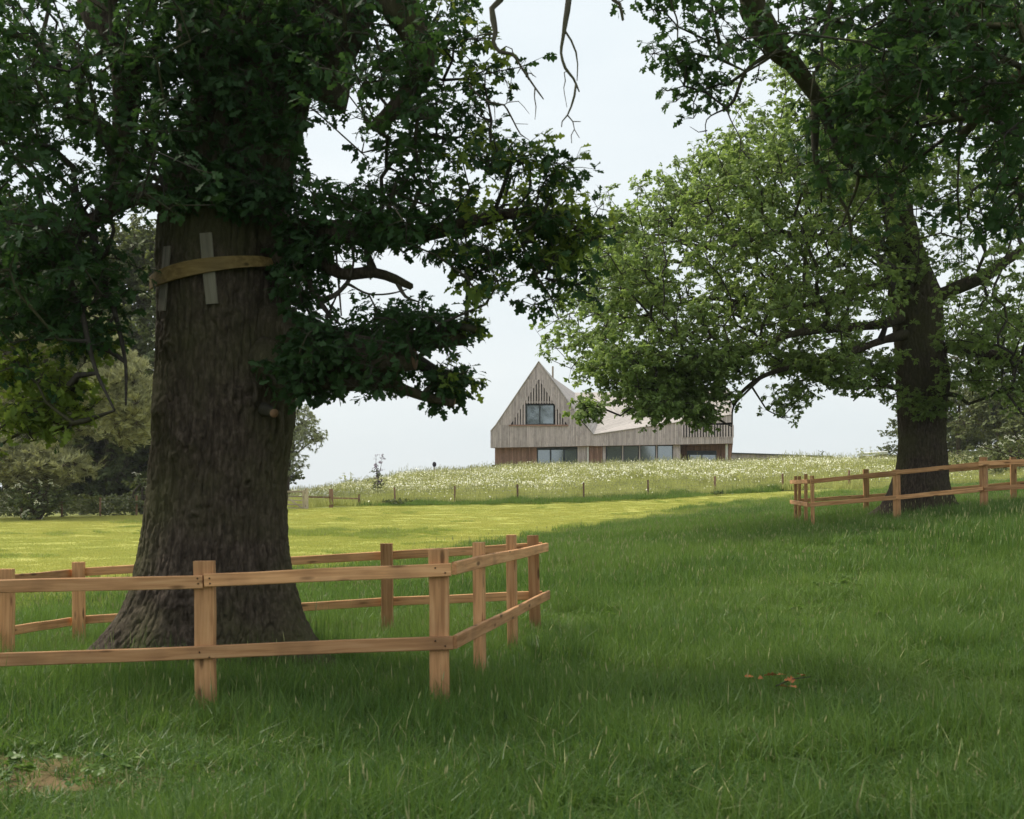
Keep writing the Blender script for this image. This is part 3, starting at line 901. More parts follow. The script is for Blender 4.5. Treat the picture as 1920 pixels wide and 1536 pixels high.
dead = [
 PL((960, -230, 9.6, .05), (968, -110, 9.5, .035), (952, -40, 9.5, .030), (938, 0, 9.5, .028), (922, 16, 9.5, .026), (925, 38, 9.5, .024), (929, 62, 9.5, .020), (925, 78, 9.5, .017), (937, 98, 9.5, .016), (960, 101, 9.5, .012), (980, 130, 9.5, .010), (1003, 164, 9.5, .008), (1019, 186, 9.5, .004)),
 PL((929, 64, 9.5, .010), (908, 64, 9.5, .006), (893, 68, 9.5, .005), (878, 79, 9.5, .003)),
 PL((936, 96, 9.5, .008), (949, 87, 9.5, .006), (960, 92, 9.5, .005), (962, 101, 9.5, .005)),
 PL((1003, 165, 9.5, .006), (1002, 182, 9.5, .005), (1005, 200, 9.5, .004), (1003, 224, 9.5, .002)),
 PL((984, 136, 9.5, .005), (996, 138, 9.5, .004), (1005, 145, 9.5, .002)),
 PL((976, 128, 9.5, .005), (970, 138, 9.5, .003)),
 PL((1060, -195, 9.3, .045), (1074, -90, 9.2, .030), (1066, 0, 9.1, .024), (1061, 35, 9.1, .021), (1055, 75, 9.1, .017), (1052, 100, 9.1, .014), (1060, 128, 9.1, .012), (1075, 147, 9.1, .010), (1086, 172, 9.1, .006)),
 PL((1060, 59, 9.1, .009), (1071, 76, 9.1, .008), (1080, 98, 9.1, .007), (1083, 120, 9.1, .005), (1082, 151, 9.1, .003)),
 PL((1080, 158, 9.1, .009), (1077, 180, 9.1, .009), (1071, 200, 9.1, .007), (1064, 216, 9.1, .006), (1054, 228, 9.1, .005), (1053, 238, 9.1, .004)),
 PL((1064, 216, 9.1, .006), (1074, 228, 9.1, .005), (1077, 242, 9.1, .004), (1071, 254, 9.1, .004), (1072, 268, 9.1, .003)),
 PL((1073, 228, 9.1, .005), (1088, 228, 9.1, .004)), PL((1077, 243, 9.1, .004), (1086, 258, 9.1, .003)),
 PL((1064, 133, 9.1, .005), (1058, 136, 9.1, .004), (1060, 152, 9.1, .004), (1057, 165, 9.1, .003), (1063, 201, 9.1, .002)),
 PL((1130, -160, 9.2, .03), (1135, -60, 9.2, .02), (1150, 0, 9.2, .016), (1162, 8, 9.2, .014), (1168, 38, 9.2, .012)),
 PL((880, 160, 10, .014), (905, 186, 10, .012), (928, 194, 10, .010), (945, 197, 10, .008), (962, 226, 10, .006), (976, 252, 10, .005), (992, 263, 10, .003)),
 PL((945, 197, 10, .006), (953, 192, 10, .005), (972, 190, 10, .004), (992, 213, 10, .002)),
 PL((950, 192, 10, .005), (957, 160, 10, .004), (961, 135, 10, .002)),
 PL((966, 232, 10, .004), (990, 233, 10, .002)), PL((927, 195, 10, .004), (929, 242, 10, .002)),
 PL((575, 525, 10.9, .035), (590, 552, 10.9, .030), (600, 563, 10.9, .028), (628, 553, 10.9, .024), (650, 532, 10.9, .020), (660, 515, 10.9, .018)),
 PL((596, 562, 10.9, .022), (612, 585, 10.9, .016), (640, 610, 10.9, .008)), PL((600, 562, 10.9, .016), (620, 590, 10.9, .010), (633, 607, 10.9, .006)),
 PL((652, 532, 10.9, .014), (690, 551, 10.9, .010), (730, 551, 10.9, .008), (762, 543, 10.9, .006)),
 PL((690, 551, 10.9, .010), (702, 572, 10.9, .008), (711, 595, 10.9, .005)), PL((560, 500, 11, .05), (568, 515, 11, .04), (578, 528, 10.9, .034)),
 PL((630, 470, 10.9, .012), (634, 520, 10.9, .010), (640, 592, 10.9, .007)), PL((660, 440, 10.8, .016), (663, 490, 10.8, .012), (656, 520, 10.8, .010)),
 PL((742, 524, 10.7, .022), (760, 556, 10.7, .014), (785, 566, 10.7, .007)),
 PL((915, 440, 10.6, .008), (925, 480, 10.6, .006), (950, 520, 10.6, .004), (970, 521, 10.6, .002)),
]
att = np.vstack([
 region([(-60, -40), (120, -40), (150, 60), (90, 200), (-60, 280)], 27, 8, 10.6, 1.3, .24, rs),
 region([(200, -40), (330, -40), (320, 180), (260, 210), (215, 120)], 9, 7, 10.6, 1.0, .2, rs),
 region([(-60, 190), (120, 180), (210, 230), (290, 230), (260, 400), (180, 380), (120, 440), (-60, 500)], 34, 8, 10.6, 1.2, .24, rs),
 region([(-60, 430), (180, 430), (245, 480), (240, 620), (200, 680), (130, 640), (60, 620), (-60, 640)], 32, 6, 10.6, .9, .17, rs),
 region([(-60, 670), (110, 680), (195, 730), (190, 780), (100, 815), (50, 800), (-60, 840)], 22, 6, 10.4, .6, .13, rs),
 region([(560, -40), (850, -40), (880, 60), (905, 120), (900, 250), (800, 260), (700, 250), (640, 190), (620, 150), (620, 100)], 29, 7, 10.6, 1.0, .21, rs),
 region([(640, 330), (760, 250), (905, 240), (960, 300), (1060, 320), (1120, 350), (1120, 400), (1080, 450), (980, 445), (900, 440), (740, 440), (600, 425), (560, 350)], 39, 6, 10.6, .7, .18, rs),
 region([(640, 440), (940, 440), (930, 490), (925, 560), (890, 575), (870, 520), (820, 480), (700, 465)], 13, 5, 10.5, .4, .12, rs),
 region([(545, 420), (640, 420), (640, 470), (600, 500), (570, 560), (550, 560)], 12, 6, 11, .3, .13, rs),
 region([(1010, 400), (1120, 380), (1110, 440), (1060, 500), (1050, 600), (1030, 540), (1010, 490)], 12, 6, 10.5, .3, .13, rs),
 region([(560, 560), (640, 600), (700, 590), (740, 575), (810, 590), (885, 598), (865, 632), (700, 645), (580, 640)], 20, 5, 10.7, .5, .10, rs),
 region([(570, 660), (800, 660), (840, 690), (840, 735), (810, 745), (750, 730), (640, 720), (590, 740), (570, 710)], 16, 5, 10.6, .3, .10, rs),
 region([(80, 450), (240, 470), (240, 690), (150, 680), (90, 600)], 20, 4, 10.45, .25, .12, rs),
 region([(790, 685), (872, 705), (862, 752), (800, 745)], 9, 4, 10.6, .25, .07, rs),
 region([(830, 610), (885, 605), (875, 640), (835, 640)], 4, 4, 10.6, .2, .06, rs),
 # out of sight above the picture: rest of the crown, and added foliage
 unseen(ellipsoid(P(430, -620, 11), (6.0, 5.5, 4.0), 620, rs)),
 unseen(ellipsoid((-2.6, 8.0, 8.8), (3.8, 3.2, 1.5), 260, rs, .3)),
 unseen(ellipsoid((-5.0, 6.0, 7.6), (3.8, 3.8, 1.6), 240, rs, .2)),  # unseen foliage added to shade the near left grass
])
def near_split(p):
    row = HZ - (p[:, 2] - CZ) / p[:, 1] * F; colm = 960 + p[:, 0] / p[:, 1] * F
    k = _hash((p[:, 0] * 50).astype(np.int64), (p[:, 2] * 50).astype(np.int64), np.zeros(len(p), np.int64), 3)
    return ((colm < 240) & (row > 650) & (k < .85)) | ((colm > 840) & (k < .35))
_row = HZ - (att[:, 2] - CZ) / att[:, 1] * F; _col = 960 + att[:, 0] / att[:, 1] * F
att = att[~((_col > 268) & (_col < 520) & (_row > 425) & (_row < 640))]      # the bark round the board band is bare
# leafy shoots sprouting straight from the bark
def shoots(poly, n, d0, dd):
    return region(poly, n, 1, d0, dd, .04, rs)
epi = np.vstack([
 shoots([(300, -40), (600, -40), (600, 120), (570, 260), (540, 330), (535, 395), (470, 410), (400, 400), (330, 350), (300, 250), (270, 120)], 330, 10.75, .28),
 shoots([(200, 60), (340, 60), (330, 330), (280, 330), (200, 180)], 60, 10.6, .35),
 shoots([(310, 350), (545, 330), (555, 400), (520, 400), (430, 385), (330, 385)], 50, 10.8, .15),
 shoots([(530, 320), (600, 360), (580, 560), (548, 560), (545, 420)], 40, 10.95, .25),
 shoots([(520, 650), (560, 610), (630, 640), (610, 730), (560, 750), (520, 745), (500, 710)], 55, 10.65, .2),
 shoots([(570, 620), (700, 620), (830, 610), (840, 635), (700, 660), (570, 660)], 9, 10.55, .2),
 shoots([(570, 670), (760, 665), (780, 690), (810, 715), (800, 735), (620, 715)], 8, 10.45, .2),
])
oak("oak_tree", "massive old oak with flared trunk inside the near timber fence, boards strapped round it", (ox, oy, oz),
    rings, [(3, .05, .4), (5, .045, 1.3), (8, .03, 2.2), (2, .04, .2)], left_limbs, cuts, att, "oak_spray", rs,
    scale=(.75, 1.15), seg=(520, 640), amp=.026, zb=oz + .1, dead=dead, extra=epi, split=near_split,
    burrs=[(4.45, Z(842, 11), .20, .055), (5.25, Z(742, 11), .17, .06), (4.05, Z(640, 11), .10, .04), (5.05, Z(598, 11), .14, .05), (4.75, Z(960, 11), .16, .045), (5.35, Z(905, 11), .12, .05), (3.9, Z(770, 11), .15, .04), (4.6, Z(1120, 11), .22, .05)])

# ================================================================== oak across the field, right
rs = np.random.RandomState(23)
D2 = 29.0
rx = P(1727, 900, D2)[0]
rz = h1(rx, D2)
rings2 = [ring(1010, 1600, 1830, D2), ring(975, 1628, 1797, D2), ring(950, 1655, 1783, D2), ring(920, 1668, 1776, D2), ring(880, 1680, 1774, D2), ring(820, 1684, 1771, D2),
          ring(760, 1684, 1772, D2), ring(720, 1682, 1778, D2), ring(690, 1680, 1774, D2), ring(640, 1677, 1764, D2), ring(590, 1674, 1764, D2), ring(550, 1668, 1762, D2), ring(500, 1668, 1742, D2), ring(440, 1662, 1722, D2)]
right_limbs = [
 PL((1698, 480, 29, .44), (1686, 400, 29, .34), (1680, 300, 29, .28), (1705, 180, 29, .22), (1735, 20, 29, .15), (1740, -160, 29, .06)),
 PL((1725, 570, 29, .40), (1775, 548, 28.7, .27), (1840, 520, 28.3, .22), (1900, 480, 28, .16), (1990, 420, 27.6, .10), (2080, 380, 27.5, .05)),
 PL((1735, 655, 29, .34), (1790, 652, 28.6, .24), (1840, 662, 28.3, .19), (1900, 672, 28, .15), (1990, 690, 27.6, .10), (2090, 720, 27, .05)),
 PL((1700, 590, 28.9, .30), (1650, 608, 28.2, .19), (1570, 616, 27.4, .14), (1480, 628, 26.6, .11), (1390, 668, 26, .08), (1300, 705, 25.5, .05), (1220, 760, 25.2, .03)),
 PL((1705, 625, 28.8, .24), (1650, 640, 28, .15), (1580, 665, 27.4, .12), (1500, 685, 27, .09), (1432, 705, 26.6, .07), (1385, 742, 26.4, .05), (1372, 775, 26.4, .02)),
 PL((1690, 520, 29, .26), (1620, 540, 29.2, .16), (1520, 572, 29.2, .12), (1420, 572, 29, .10), (1320, 560, 28.6, .07), (1220, 590, 28.2, .05), (1130, 600, 28, .03)),
 PL((1686, 470, 29, .22), (1600, 452, 28.4, .13), (1500, 440, 28, .10), (1440, 438, 27.8, .09), (1380, 462, 27.5, .07), (1330, 466, 27.3, .05), (1250, 440, 27, .03)),
 PL((1686, 400, 29.2, .2), (1600, 330, 29.6, .14), (1500, 300, 30, .10), (1400, 320, 30.5, .07), (1300, 380, 31, .04)),
 PL((1690, 728, 28.6, .16), (1650, 724, 28.2, .07), (1622, 732, 28, .045), (1600, 752, 27.9, .02)),
 PL((1760, 738, 28.7, .13), (1795, 742, 28.4, .08), (1815, 758, 28.2, .05)),
 PL((1810, 655, 28.3, .05), (1822, 700, 28, .035), (1824, 742, 28, .02)),
 PL((1880, 670, 28, .07), (1880, 720, 27, .05), (1905, 760, 26.6, .04), (1960, 830, 26.4, .02)),
 PL((1430, 706, 26.5, .05), (1400, 735, 26, .04), (1376, 762, 26, .028), (1372, 800, 26, .015)),
 PL((1700, 560, 29.4, .2), (1640, 480, 32, .13), (1560, 430, 34, .09), (1480, 400, 36, .05)),
]
dfar = lambda C: 28.5 + 0 * C[:, 0]
att = np.vstack([
 region([(1062, 670), (1056, 600), (1062, 540), (1085, 480), (1125, 425), (1190, 385), (1280, 345), (1340, 300), (1420, 240), (1480, 120), (1600, 60), (1660, 200), (1660, 420), (1660, 560),
         (1600, 670), (1480, 670), (1380, 640), (1250, 640), (1150, 660), (1090, 680)], 400, 6, 28.5, 4.2, .42, rs),
 region([(1070, 700), (1120, 670), (1250, 650), (1370, 660), (1360, 700), (1330, 740), (1280, 770), (1225, 775), (1175, 735), (1130, 715), (1085, 715)], 54, 6, 25.6, 1.2, .2, rs),
 region([(1150, 700), (1360, 680), (1355, 760), (1300, 790), (1235, 795), (1180, 760)], 22, 6, 26.5, 1.2, .2, rs),
 region([(1088, 750), (1106, 745), (1108, 780), (1100, 795)], 4, 5, 25.2, .2, .11, rs),
 region([(1275, 760), (1330, 750), (1322, 795), (1305, 800)], 7, 5, 25.6, .3, .13, rs),
 region([(1330, 640), (1420, 640), (1430, 680), (1370, 700)], 9, 6, 26, .8, .25, rs),
 region([(1420, 660), (1610, 660), (1600, 745), (1530, 740), (1480, 775), (1462, 790), (1455, 775), (1480, 745), (1485, 715), (1440, 690)], 27, 6, 27, 1.2, .2, rs),
 region([(1590, 640), (1675, 660), (1680, 745), (1640, 735), (1600, 700)], 12, 6, 28, 1, .2, rs),
 region([(1600, 60), (1960, -60), (2120, 100), (2140, 560), (1960, 660), (1790, 640), (1760, 560), (1740, 400), (1640, 300)], 160, 6, 28.5, 4, .5, rs),
 region([(1775, 560), (1960, 620), (2100, 700), (2050, 790), (1920, 760), (1780, 720)], 44, 6, 28, 2.5, .4, rs),
 unseen(ellipsoid(P(1680, -60, 29), (8, 7.5, 5), 420, rs), 20),
])
epi = np.vstack([region([(1690, 740), (1770, 735), (1765, 775), (1720, 780)], 30, 1, 28.25, .12, .1, rs),
                 region([(1655, 430), (1725, 430), (1725, 560), (1665, 560)], 40, 1, 28.3, .3, .15, rs),
                 region([(1700, 250), (1760, 330), (1740, 520), (1690, 400)], 60, 1, 28.2, .6, .2, rs)])
right_limbs = [right_limbs[0]] + [[(x, y, z, q_ * (.72 if k_ > 1 else .6)) for k_, (x, y, z, q_) in enumerate(L)] for L in right_limbs[1:]]
oak("oak_tree", "broad spreading oak inside the far timber fence on the right, leaves hanging before the house", (rx, D2, rz),
    rings2, [(3, .07, .9), (5, .06, .3), (2, .06, 1.0)], right_limbs, {9}, att, "oak_spray_far", rs, scale=(.85, 1.35), seg=(220, 320), amp=.03, infrac=.5,
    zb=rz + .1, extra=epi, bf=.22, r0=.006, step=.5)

# ================================================================== oak overhanging the camera from the right (trunk beyond the frame)
rs = np.random.RandomState(31)
tx, ty = 8.6, 5.2
tz = h1(tx, ty)
rings3 = [(tz - .4, tx, ty, 1.1, 1.1), (tz + .2, tx, ty, .85, .85), (tz + 1.5, tx, ty, .6, .6), (tz + 4.5, tx - .1, ty + .1, .5, .5), (tz + 7, tx - .2, ty + .3, .42, .42)]
T = (tx - .2, ty + .3, tz + 6.6)
def from_T(r, *rows): return [T + (r,)] + PL(*rows)
over_limbs = [
 [(tx - .1, ty + .1, tz + 6, .4), (tx, ty, tz + 9, .28), (tx - .6, ty + 1, tz + 12, .12)],
 from_T(.3, (1900, -520, 9.5, .2), (1600, -330, 10.5, .16), (1420, -120, 11, .13), (1408, -10, 11.2, .115), (1437, 55, 11.3, .11), (1462, 100, 11.4, .10), (1485, 118, 11.5, .09), (1530, 180, 11.6, .07), (1560, 230, 11.7, .05)),
 from_T(.22, (2100, -200, 9, .16), (1950, -80, 10, .12), (1800, 20, 10.8, .09), (1700, 60, 11.2, .07), (1620, 90, 11.5, .05)),
 from_T(.2, (2150, 40, 9, .12), (1990, 100, 10, .09), (1880, 170, 10.6, .06), (1800, 260, 11, .04)),
 PL((1408, -10, 11.2, .05), (1394, 20, 11.2, .045), (1408, 45, 11.2, .042), (1424, 78, 11.2, .035)),
 PL((1480, 118, 11.5, .03), (1450, 100, 11.4, .026), (1425, 112, 11.3, .022), (1398, 135, 11.2, .018), (1375, 190, 11.2, .015), (1362, 203, 11.2, .010), (1325, 225, 11.2, .006), (1326, 270, 11.2, .003)),
 PL((1530, 190, 11.6, .05), (1528, 250, 11.6, .04), (1530, 300, 11.6, .03), (1550, 340, 11.6, .022), (1590, 400, 11.6, .015), (1596, 470, 11.6, .008)),
 PL((1532, 195, 11.6, .045), (1560, 250, 11.5, .035), (1578, 300, 11.5, .026), (1610, 330, 11.5, .018), (1580, 420, 11.5, .010)),
 PL((1590, -60, 11, .03), (1545, 30, 11, .022), (1475, 80, 11, .018), (1440, 110, 11, .014), (1400, 135, 11, .008)),
]
dead3 = [PL((1620, -80, 10.5, .03), (1560, 0, 10.5, .024), (1552, 40, 10.5, .020), (1541, 80, 10.5, .018), (1541, 110, 10.5, .015), (1527, 140, 10.5, .013), (1524, 160, 10.5, .011), (1518, 190, 10.5, .006)),
         PL((1541, 70, 10.5, .010), (1520, 50, 10.5, .006), (1505, 30, 10.5, .003)), PL((1528, 135, 10.5, .008), (1512, 133, 10.5, .005)),
         PL((1362, 203, 11.2, .008), (1370, 225, 11.2, .006), (1388, 262, 11.2, .005), (1386, 300, 11.2, .003)),
         PL((1326, 245, 11.2, .006), (1310, 248, 11.2, .004), (1294, 238, 11.2, .002)), PL((1262, -60, 11, .016), (1258, 0, 11, .010), (1270, 40, 11, .008), (1270, 80, 11, .005)),
         PL((1300, -40, 11, .01), (1300, 20, 11, .006), (1322, 60, 11, .005), (1330, 85, 11, .003)),
         PL((1365, -30, 11, .014), (1355, 15, 11, .010), (1358, 35, 11, .005)), PL((1355, 15, 11, .008), (1345, 38, 11, .004))]
att = np.vstack([
 region([(1400, -60), (1960, -60), (1980, 330), (1800, 280), (1740, 360), (1640, 340), (1590, 230), (1520, 120), (1460, 30), (1400, -30)], 62, 6, 10.8, 1.6, .24, rs),
 region([(1620, -60), (1960, -60), (1960, 300), (1800, 230), (1660, 160)], 34, 7, 10.8, 1.6, .26, rs),
 region([(1210, -50), (1340, -50), (1340, 5), (1280, 10), (1220, -5)], 7, 5, 11, .5, .18, rs),
 region([(1250, 80), (1300, 70), (1310, 150), (1335, 170), (1300, 185), (1255, 150)], 6, 5, 11.2, .4, .14, rs),
 region([(1330, 60), (1390, 60), (1400, 120), (1360, 170), (1340, 140)], 4, 4, 11.2, .4, .14, rs),
 region([(1480, 150), (1560, 170), (1660, 330), (1700, 460), (1640, 440), (1560, 340), (1500, 260)], 10, 5, 11.5, .8, .2, rs),
 region([(1830, 300), (1960, 300), (1960, 520), (1860, 440)], 9, 6, 11, .8, .25, rs),
 unseen(ellipsoid((6.0, 7.0, 8.4), (4.4, 4.2, 2.0), 420, rs, .25)),
 unseen(ellipsoid((7, 4, 9.5), (5, 5, 3), 260, rs, .5)),
])
oak("oak_tree", "oak beyond the right edge, its dark leafy boughs hanging into the upper right corner", (tx, ty, tz),
    rings3, [(3, .05, .4), (5, .04, 1.3)], over_limbs, set(), att, "oak_spray", rs, scale=(.75, 1.2), seg=(90, 120), amp=.02,
    zb=tz + .1, dead=dead3, bf=.3)

# ================================================================== woods behind
def wood_tree(kind, label, px, d, top_py, wpx, base_rows=0.28, key="wood_spray", n=150, seed=0, tint=.5, scale=(.8, 1.4), group=None, lobes=7, bare_to=.25, cat="tree"):
    rs = np.random.RandomState(seed)
    x = (px - 960) / F * d
    z0 = h1(x, d)
    top = CZ - (top_py - HZ) / F * d
    hgt = top - z0
    w = wpx / F * d / 2
    root = empty(kind, (x, d, z0)); tag(root, label, cat, group)
    r0 = max(.10, hgt * .022)
    lim = [np.array([(0, 0, -.2, r0 * 1.3), (rs.normal(0, .1), 0, hgt * .3, r0), (rs.normal(0, .3), 0, hgt * .6, r0 * .7), (0, 0, hgt * .9, r0 * .25)])]
    for k in range(4):
        a = rs.uniform(0, 6.28); zz = hgt * rs.uniform(.3, .6)
        lim.append(np.array([(0, 0, zz, r0 * .45), (math.cos(a) * w * .4, math.sin(a) * w * .4, zz + hgt * .12, r0 * .3), (math.cos(a) * w * .75, math.sin(a) * w * .75, zz + hgt * .2, r0 * .12)]))
    link("trunk", limb_mesh(lim[0], M['far_bark'], 12, False, seed), root)
    for L in lim[1:]: link("limb", limb_mesh(L, M['far_bark'], 6, False, seed), root)
    cc = []
    for k in range(lobes):
        a = rs.uniform(0, 6.28); t = rs.rand() ** .8
        zz = hgt * (bare_to + .12 + (1 - bare_to - .25) * t)
        rad = w * (.62 if k else 0) * math.sqrt(max(.08, 1 - (2 * t - .75) ** 2 * .5))
        cc.append(((math.cos(a) * rad, math.sin(a) * rad, zz if k else hgt * .84), (w * rs.uniform(.38, .52), w * rs.uniform(.38, .52), hgt * rs.uniform(.11, .16))))
    att = np.vstack([ellipsoid(c, r, n // lobes, rs, .6) for c, r in cc])
    A, tips, inner, ir = grow([resample(l, .6) for l in lim], att, rs, step=.9, bf=.2, r0=.014, base=(0, 0, 0))
    tw = link("twigs", A.mesh("twigs", [M['far_bark']]), root); tw["kind"] = "stuff"
    tv = np.clip(tint + .35 * fbm(tips * .5 + seed, 2, seed) + rs.normal(0, .08, len(tips)), 0, 1)
    o = scatter("crown", key, tips, leaf_rot(tips, None, rs, .4), rs.uniform(scale[0], scale[1], len(tips)), tv, rs, root)
    return root

G1 = "tall trees of the wood behind the left fence"
for k, (px, d, top, w, n, t, lab) in enumerate([
    (-200, 104, 330, 420, 260, .35, "dark broad tree of the wood at the far left edge, behind the olive pine"),
    (20, 84, 360, 360, 430, .55, "tall dark tree of the wood rising behind the olive pine at the left edge"),
    (150, 86, 415, 300, 430, .75, "mid green tree behind the drooping oak branch, left of the massive trunk"),
    (262, 82, 395, 250, 430, .9, "pale green tree standing close against the left side of the massive trunk"),
    (205, 78, 560, 260, 420, .3, "low dark tree filling the shade between the olive pine and the massive trunk"),
    (330, 78, 470, 280, 240, .45, "dark tree of the wood half hidden by the massive oak trunk"),
    (-90, 88, 560, 280, 220, .2, "low dark tree at the left edge under the taller wood")]):
    wood_tree("woodland_tree", lab, px, d, top, w, key="wood_spray", n=n, seed=200 + k, tint=t, group=G1, scale=(1.1, 1.8), lobes=9, bare_to=.06)
wood_tree("willow_tree", "pale grey green willow showing right of the massive trunk above the hill", 538, 76, 728, 140, key="willow_spray", n=420, seed=231, tint=.95, scale=(.7, 1.2), lobes=10, bare_to=.2)
wood_tree("field_maple", "small dark green tree right of the massive trunk, below the pale willow", 520, 79, 838, 110, key="wood_spray", n=220, seed=232, tint=.75, scale=(.45, .7), lobes=9, bare_to=-.1)
wood_tree("woodland_tree", "dark distant tree just left of the far oak trunk, on the hilltop", 1688, 118, 792, 84, key="wood_spray", n=90, seed=233, tint=.3, scale=(.6, 1.0), lobes=6, bare_to=.0)
G3 = "dark understorey bushes of the left wood"
for k, (px, d, top, w, lab) in enumerate([
    (-20, 80, 800, 300, "dark understorey bush at the left edge behind the elder"), (120, 84, 790, 260, "dark understorey bush below the olive pine"),
    (215, 80, 780, 220, "dark understorey bush between the pine and the massive trunk"), (300, 84, 800, 240, "dark understorey bush behind the massive trunk"),
    (60, 96, 560, 360, "tall dark holly deep in the left wood"), (230, 98, 560, 340, "tall dark holly deep in the left wood beside the trunk"), (-120, 92, 700, 380, "tall dark holly deep in the left wood beyond the edge")]):
    wood_tree("holly_bush", lab, px, d, top, w, key="wood_spray", n=420, seed=260 + k, tint=.0, group=G3, scale=(1.1, 1.8), lobes=10, bare_to=-.12, cat="bush")
G2 = "trees of the wood behind the right fence"
for k, (px, d, top, w, n, t, lab) in enumerate([
    (1800, 92, 700, 170, 240, .55, "mid green tree just right of the far oak trunk, behind the fence"),
    (1872, 86, 720, 150, 240, .75, "olive tree in front of the darker wood at the right"),
    (1850, 104, 560, 260, 260, .4, "tall dark tree at the back of the right wood"),
    (1950, 98, 560, 280, 260, .5, "tall tree of the right wood at the right edge of the picture"),
    (1940, 78, 770, 150, 200, .8, "light green bushy tree at the right edge, lowest of the right wood"),
    (1730, 112, 740, 120, 120, .4, "dark tree mostly hidden behind the far oak trunk"),
    (2080, 80, 600, 330, 200, .4, "dark tree beyond the right edge of the wood"),
    (1850, 98, 800, 220, 260, .3, "low dark tree filling the foot of the right wood beside the trunk"),
    (1990, 92, 790, 260, 260, .3, "low dark tree filling the foot of the right wood at the right edge")]):
    wood_tree("woodland_tree", lab, px, d, top, w, key="wood_spray", n=n, seed=300 + k, tint=t, group=G2, scale=(.8, 1.4), lobes=9, bare_to=.0)

# old pine with rounded hanging masses of needles
def pine():
    rs = np.random.RandomState(77)
    d = 62.0
    c = P(60, 930, d); z0 = h1(c[0], d)
    root = empty("pine_tree", (c[0], d, z0)); tag(root, "olive grey pine with rounded drooping masses of needles behind the left fence", "tree")
    o = np.array([c[0], d, z0])
    lim = [PL((60, 960, d, .35), (55, 850, d, .3), (70, 740, d, .24), (95, 640, d, .16), (110, 590, d, .08)),
           PL((60, 800, d, .16), (130, 770, d - 1, .11), (200, 760, d - 2, .07), (240, 790, d - 2.4, .04)),
           PL((64, 770, d, .14), (20, 690, d - 1, .10), (-40, 680, d - 2, .05)),
           PL((58, 850, d, .13), (100, 840, d - 1.6, .09), (140, 870, d - 3, .05)),
           PL((85, 680, d, .12), (150, 660, d - 1, .08), (190, 680, d - 2, .04)),
           PL((20, 690, d - 1, .05), (60, 676, d - 2.5, .05), (0, 672, d - 3, .03))]
    for k, L in enumerate(lim):
        L2 = np.array(L, float); L2[:, :3] -= o
        link("trunk" if k == 0 else "limb", limb_mesh(L2, M['far_bark'], 10, False, k), root)
    pr = np.random.RandomState(78)
    att = np.vstack([region([(40, 585), (110, 575), (170, 610), (205, 660), (260, 700), (275, 760), (262, 820), (240, 830), (215, 800), (170, 780), (120, 700), (60, 650), (-20, 640), (-10, 600)], 120, 5, d - 1, 2.2, .35, pr),
                     region([(180, 700), (268, 720), (272, 790), (245, 828), (200, 790)], 50, 5, d - 3.2, .8, .28, pr),
                     region([(30, 700), (170, 700), (200, 790), (120, 830), (40, 800), (-60, 760)], 70, 5, d - 1, 1.5, .35, pr),
                     region([(20, 845), (90, 850), (160, 868), (150, 890), (110, 905), (60, 900), (-60, 890), (-60, 840)], 60, 5, d - 2.5, 1.4, .30, pr)])
    A, tips, inner, ir = grow([resample(np.array([tuple(r) for r in L]), .5) for L in lim], att, pr, step=.7, bf=.2, r0=.010)
    A.v = [v - o for v in A.v]
    tw = link("twigs", A.mesh("twigs", [M['far_bark']]), root); tw["kind"] = "stuff"
    tv = np.clip(.6 + .4 * fbm(tips * .6, 2, 4) + pr.normal(0, .1, len(tips)), 0, 1)
    scatter("crown", "pine_tuft", tips, np.stack([pr.normal(0, .5, len(tips)), pr.normal(0, .5, len(tips)), pr.uniform(0, 6.28, len(tips))], -1),
            pr.uniform(.9, 1.6, len(tips)), tv, pr, root, o)
pine()

# flowering elder bushes
def flower_plate_mesh():
    A = Acc(); rs = np.random.RandomState(5)
    for k in range(16):
        a = rs.uniform(0, 6.28); r = .11 * math.sqrt(rs.rand())
        c = np.array([math.cos(a) * r, math.sin(a) * r, rs.normal(0, .008) + .02 - r * .15])
        s = rs.uniform(.015, .028)
        A.add([c + (s, 0, 0), c + (0, s, 0), c - (s, 0, 0), c - (0, s, 0), c - (0, 0, s * .6)], [(0, 1, 2, 3)], [(0, 4, 1), (1, 4, 2), (2, 4, 3), (3, 4, 0)], .5, 0)
    for k in range(5):
        a = k * 1.256
        v, q = tube_geo([(0, 0, -.12), (math.cos(a) * .07, math.sin(a) * .07, .0)], [.004, .003], 3)
        A.add(v, q, None, .4, 1)
    return A.mesh("flower_plate", [M['petal'], M['grass_long']])
library("flower_plate", [flower_plate_mesh()])
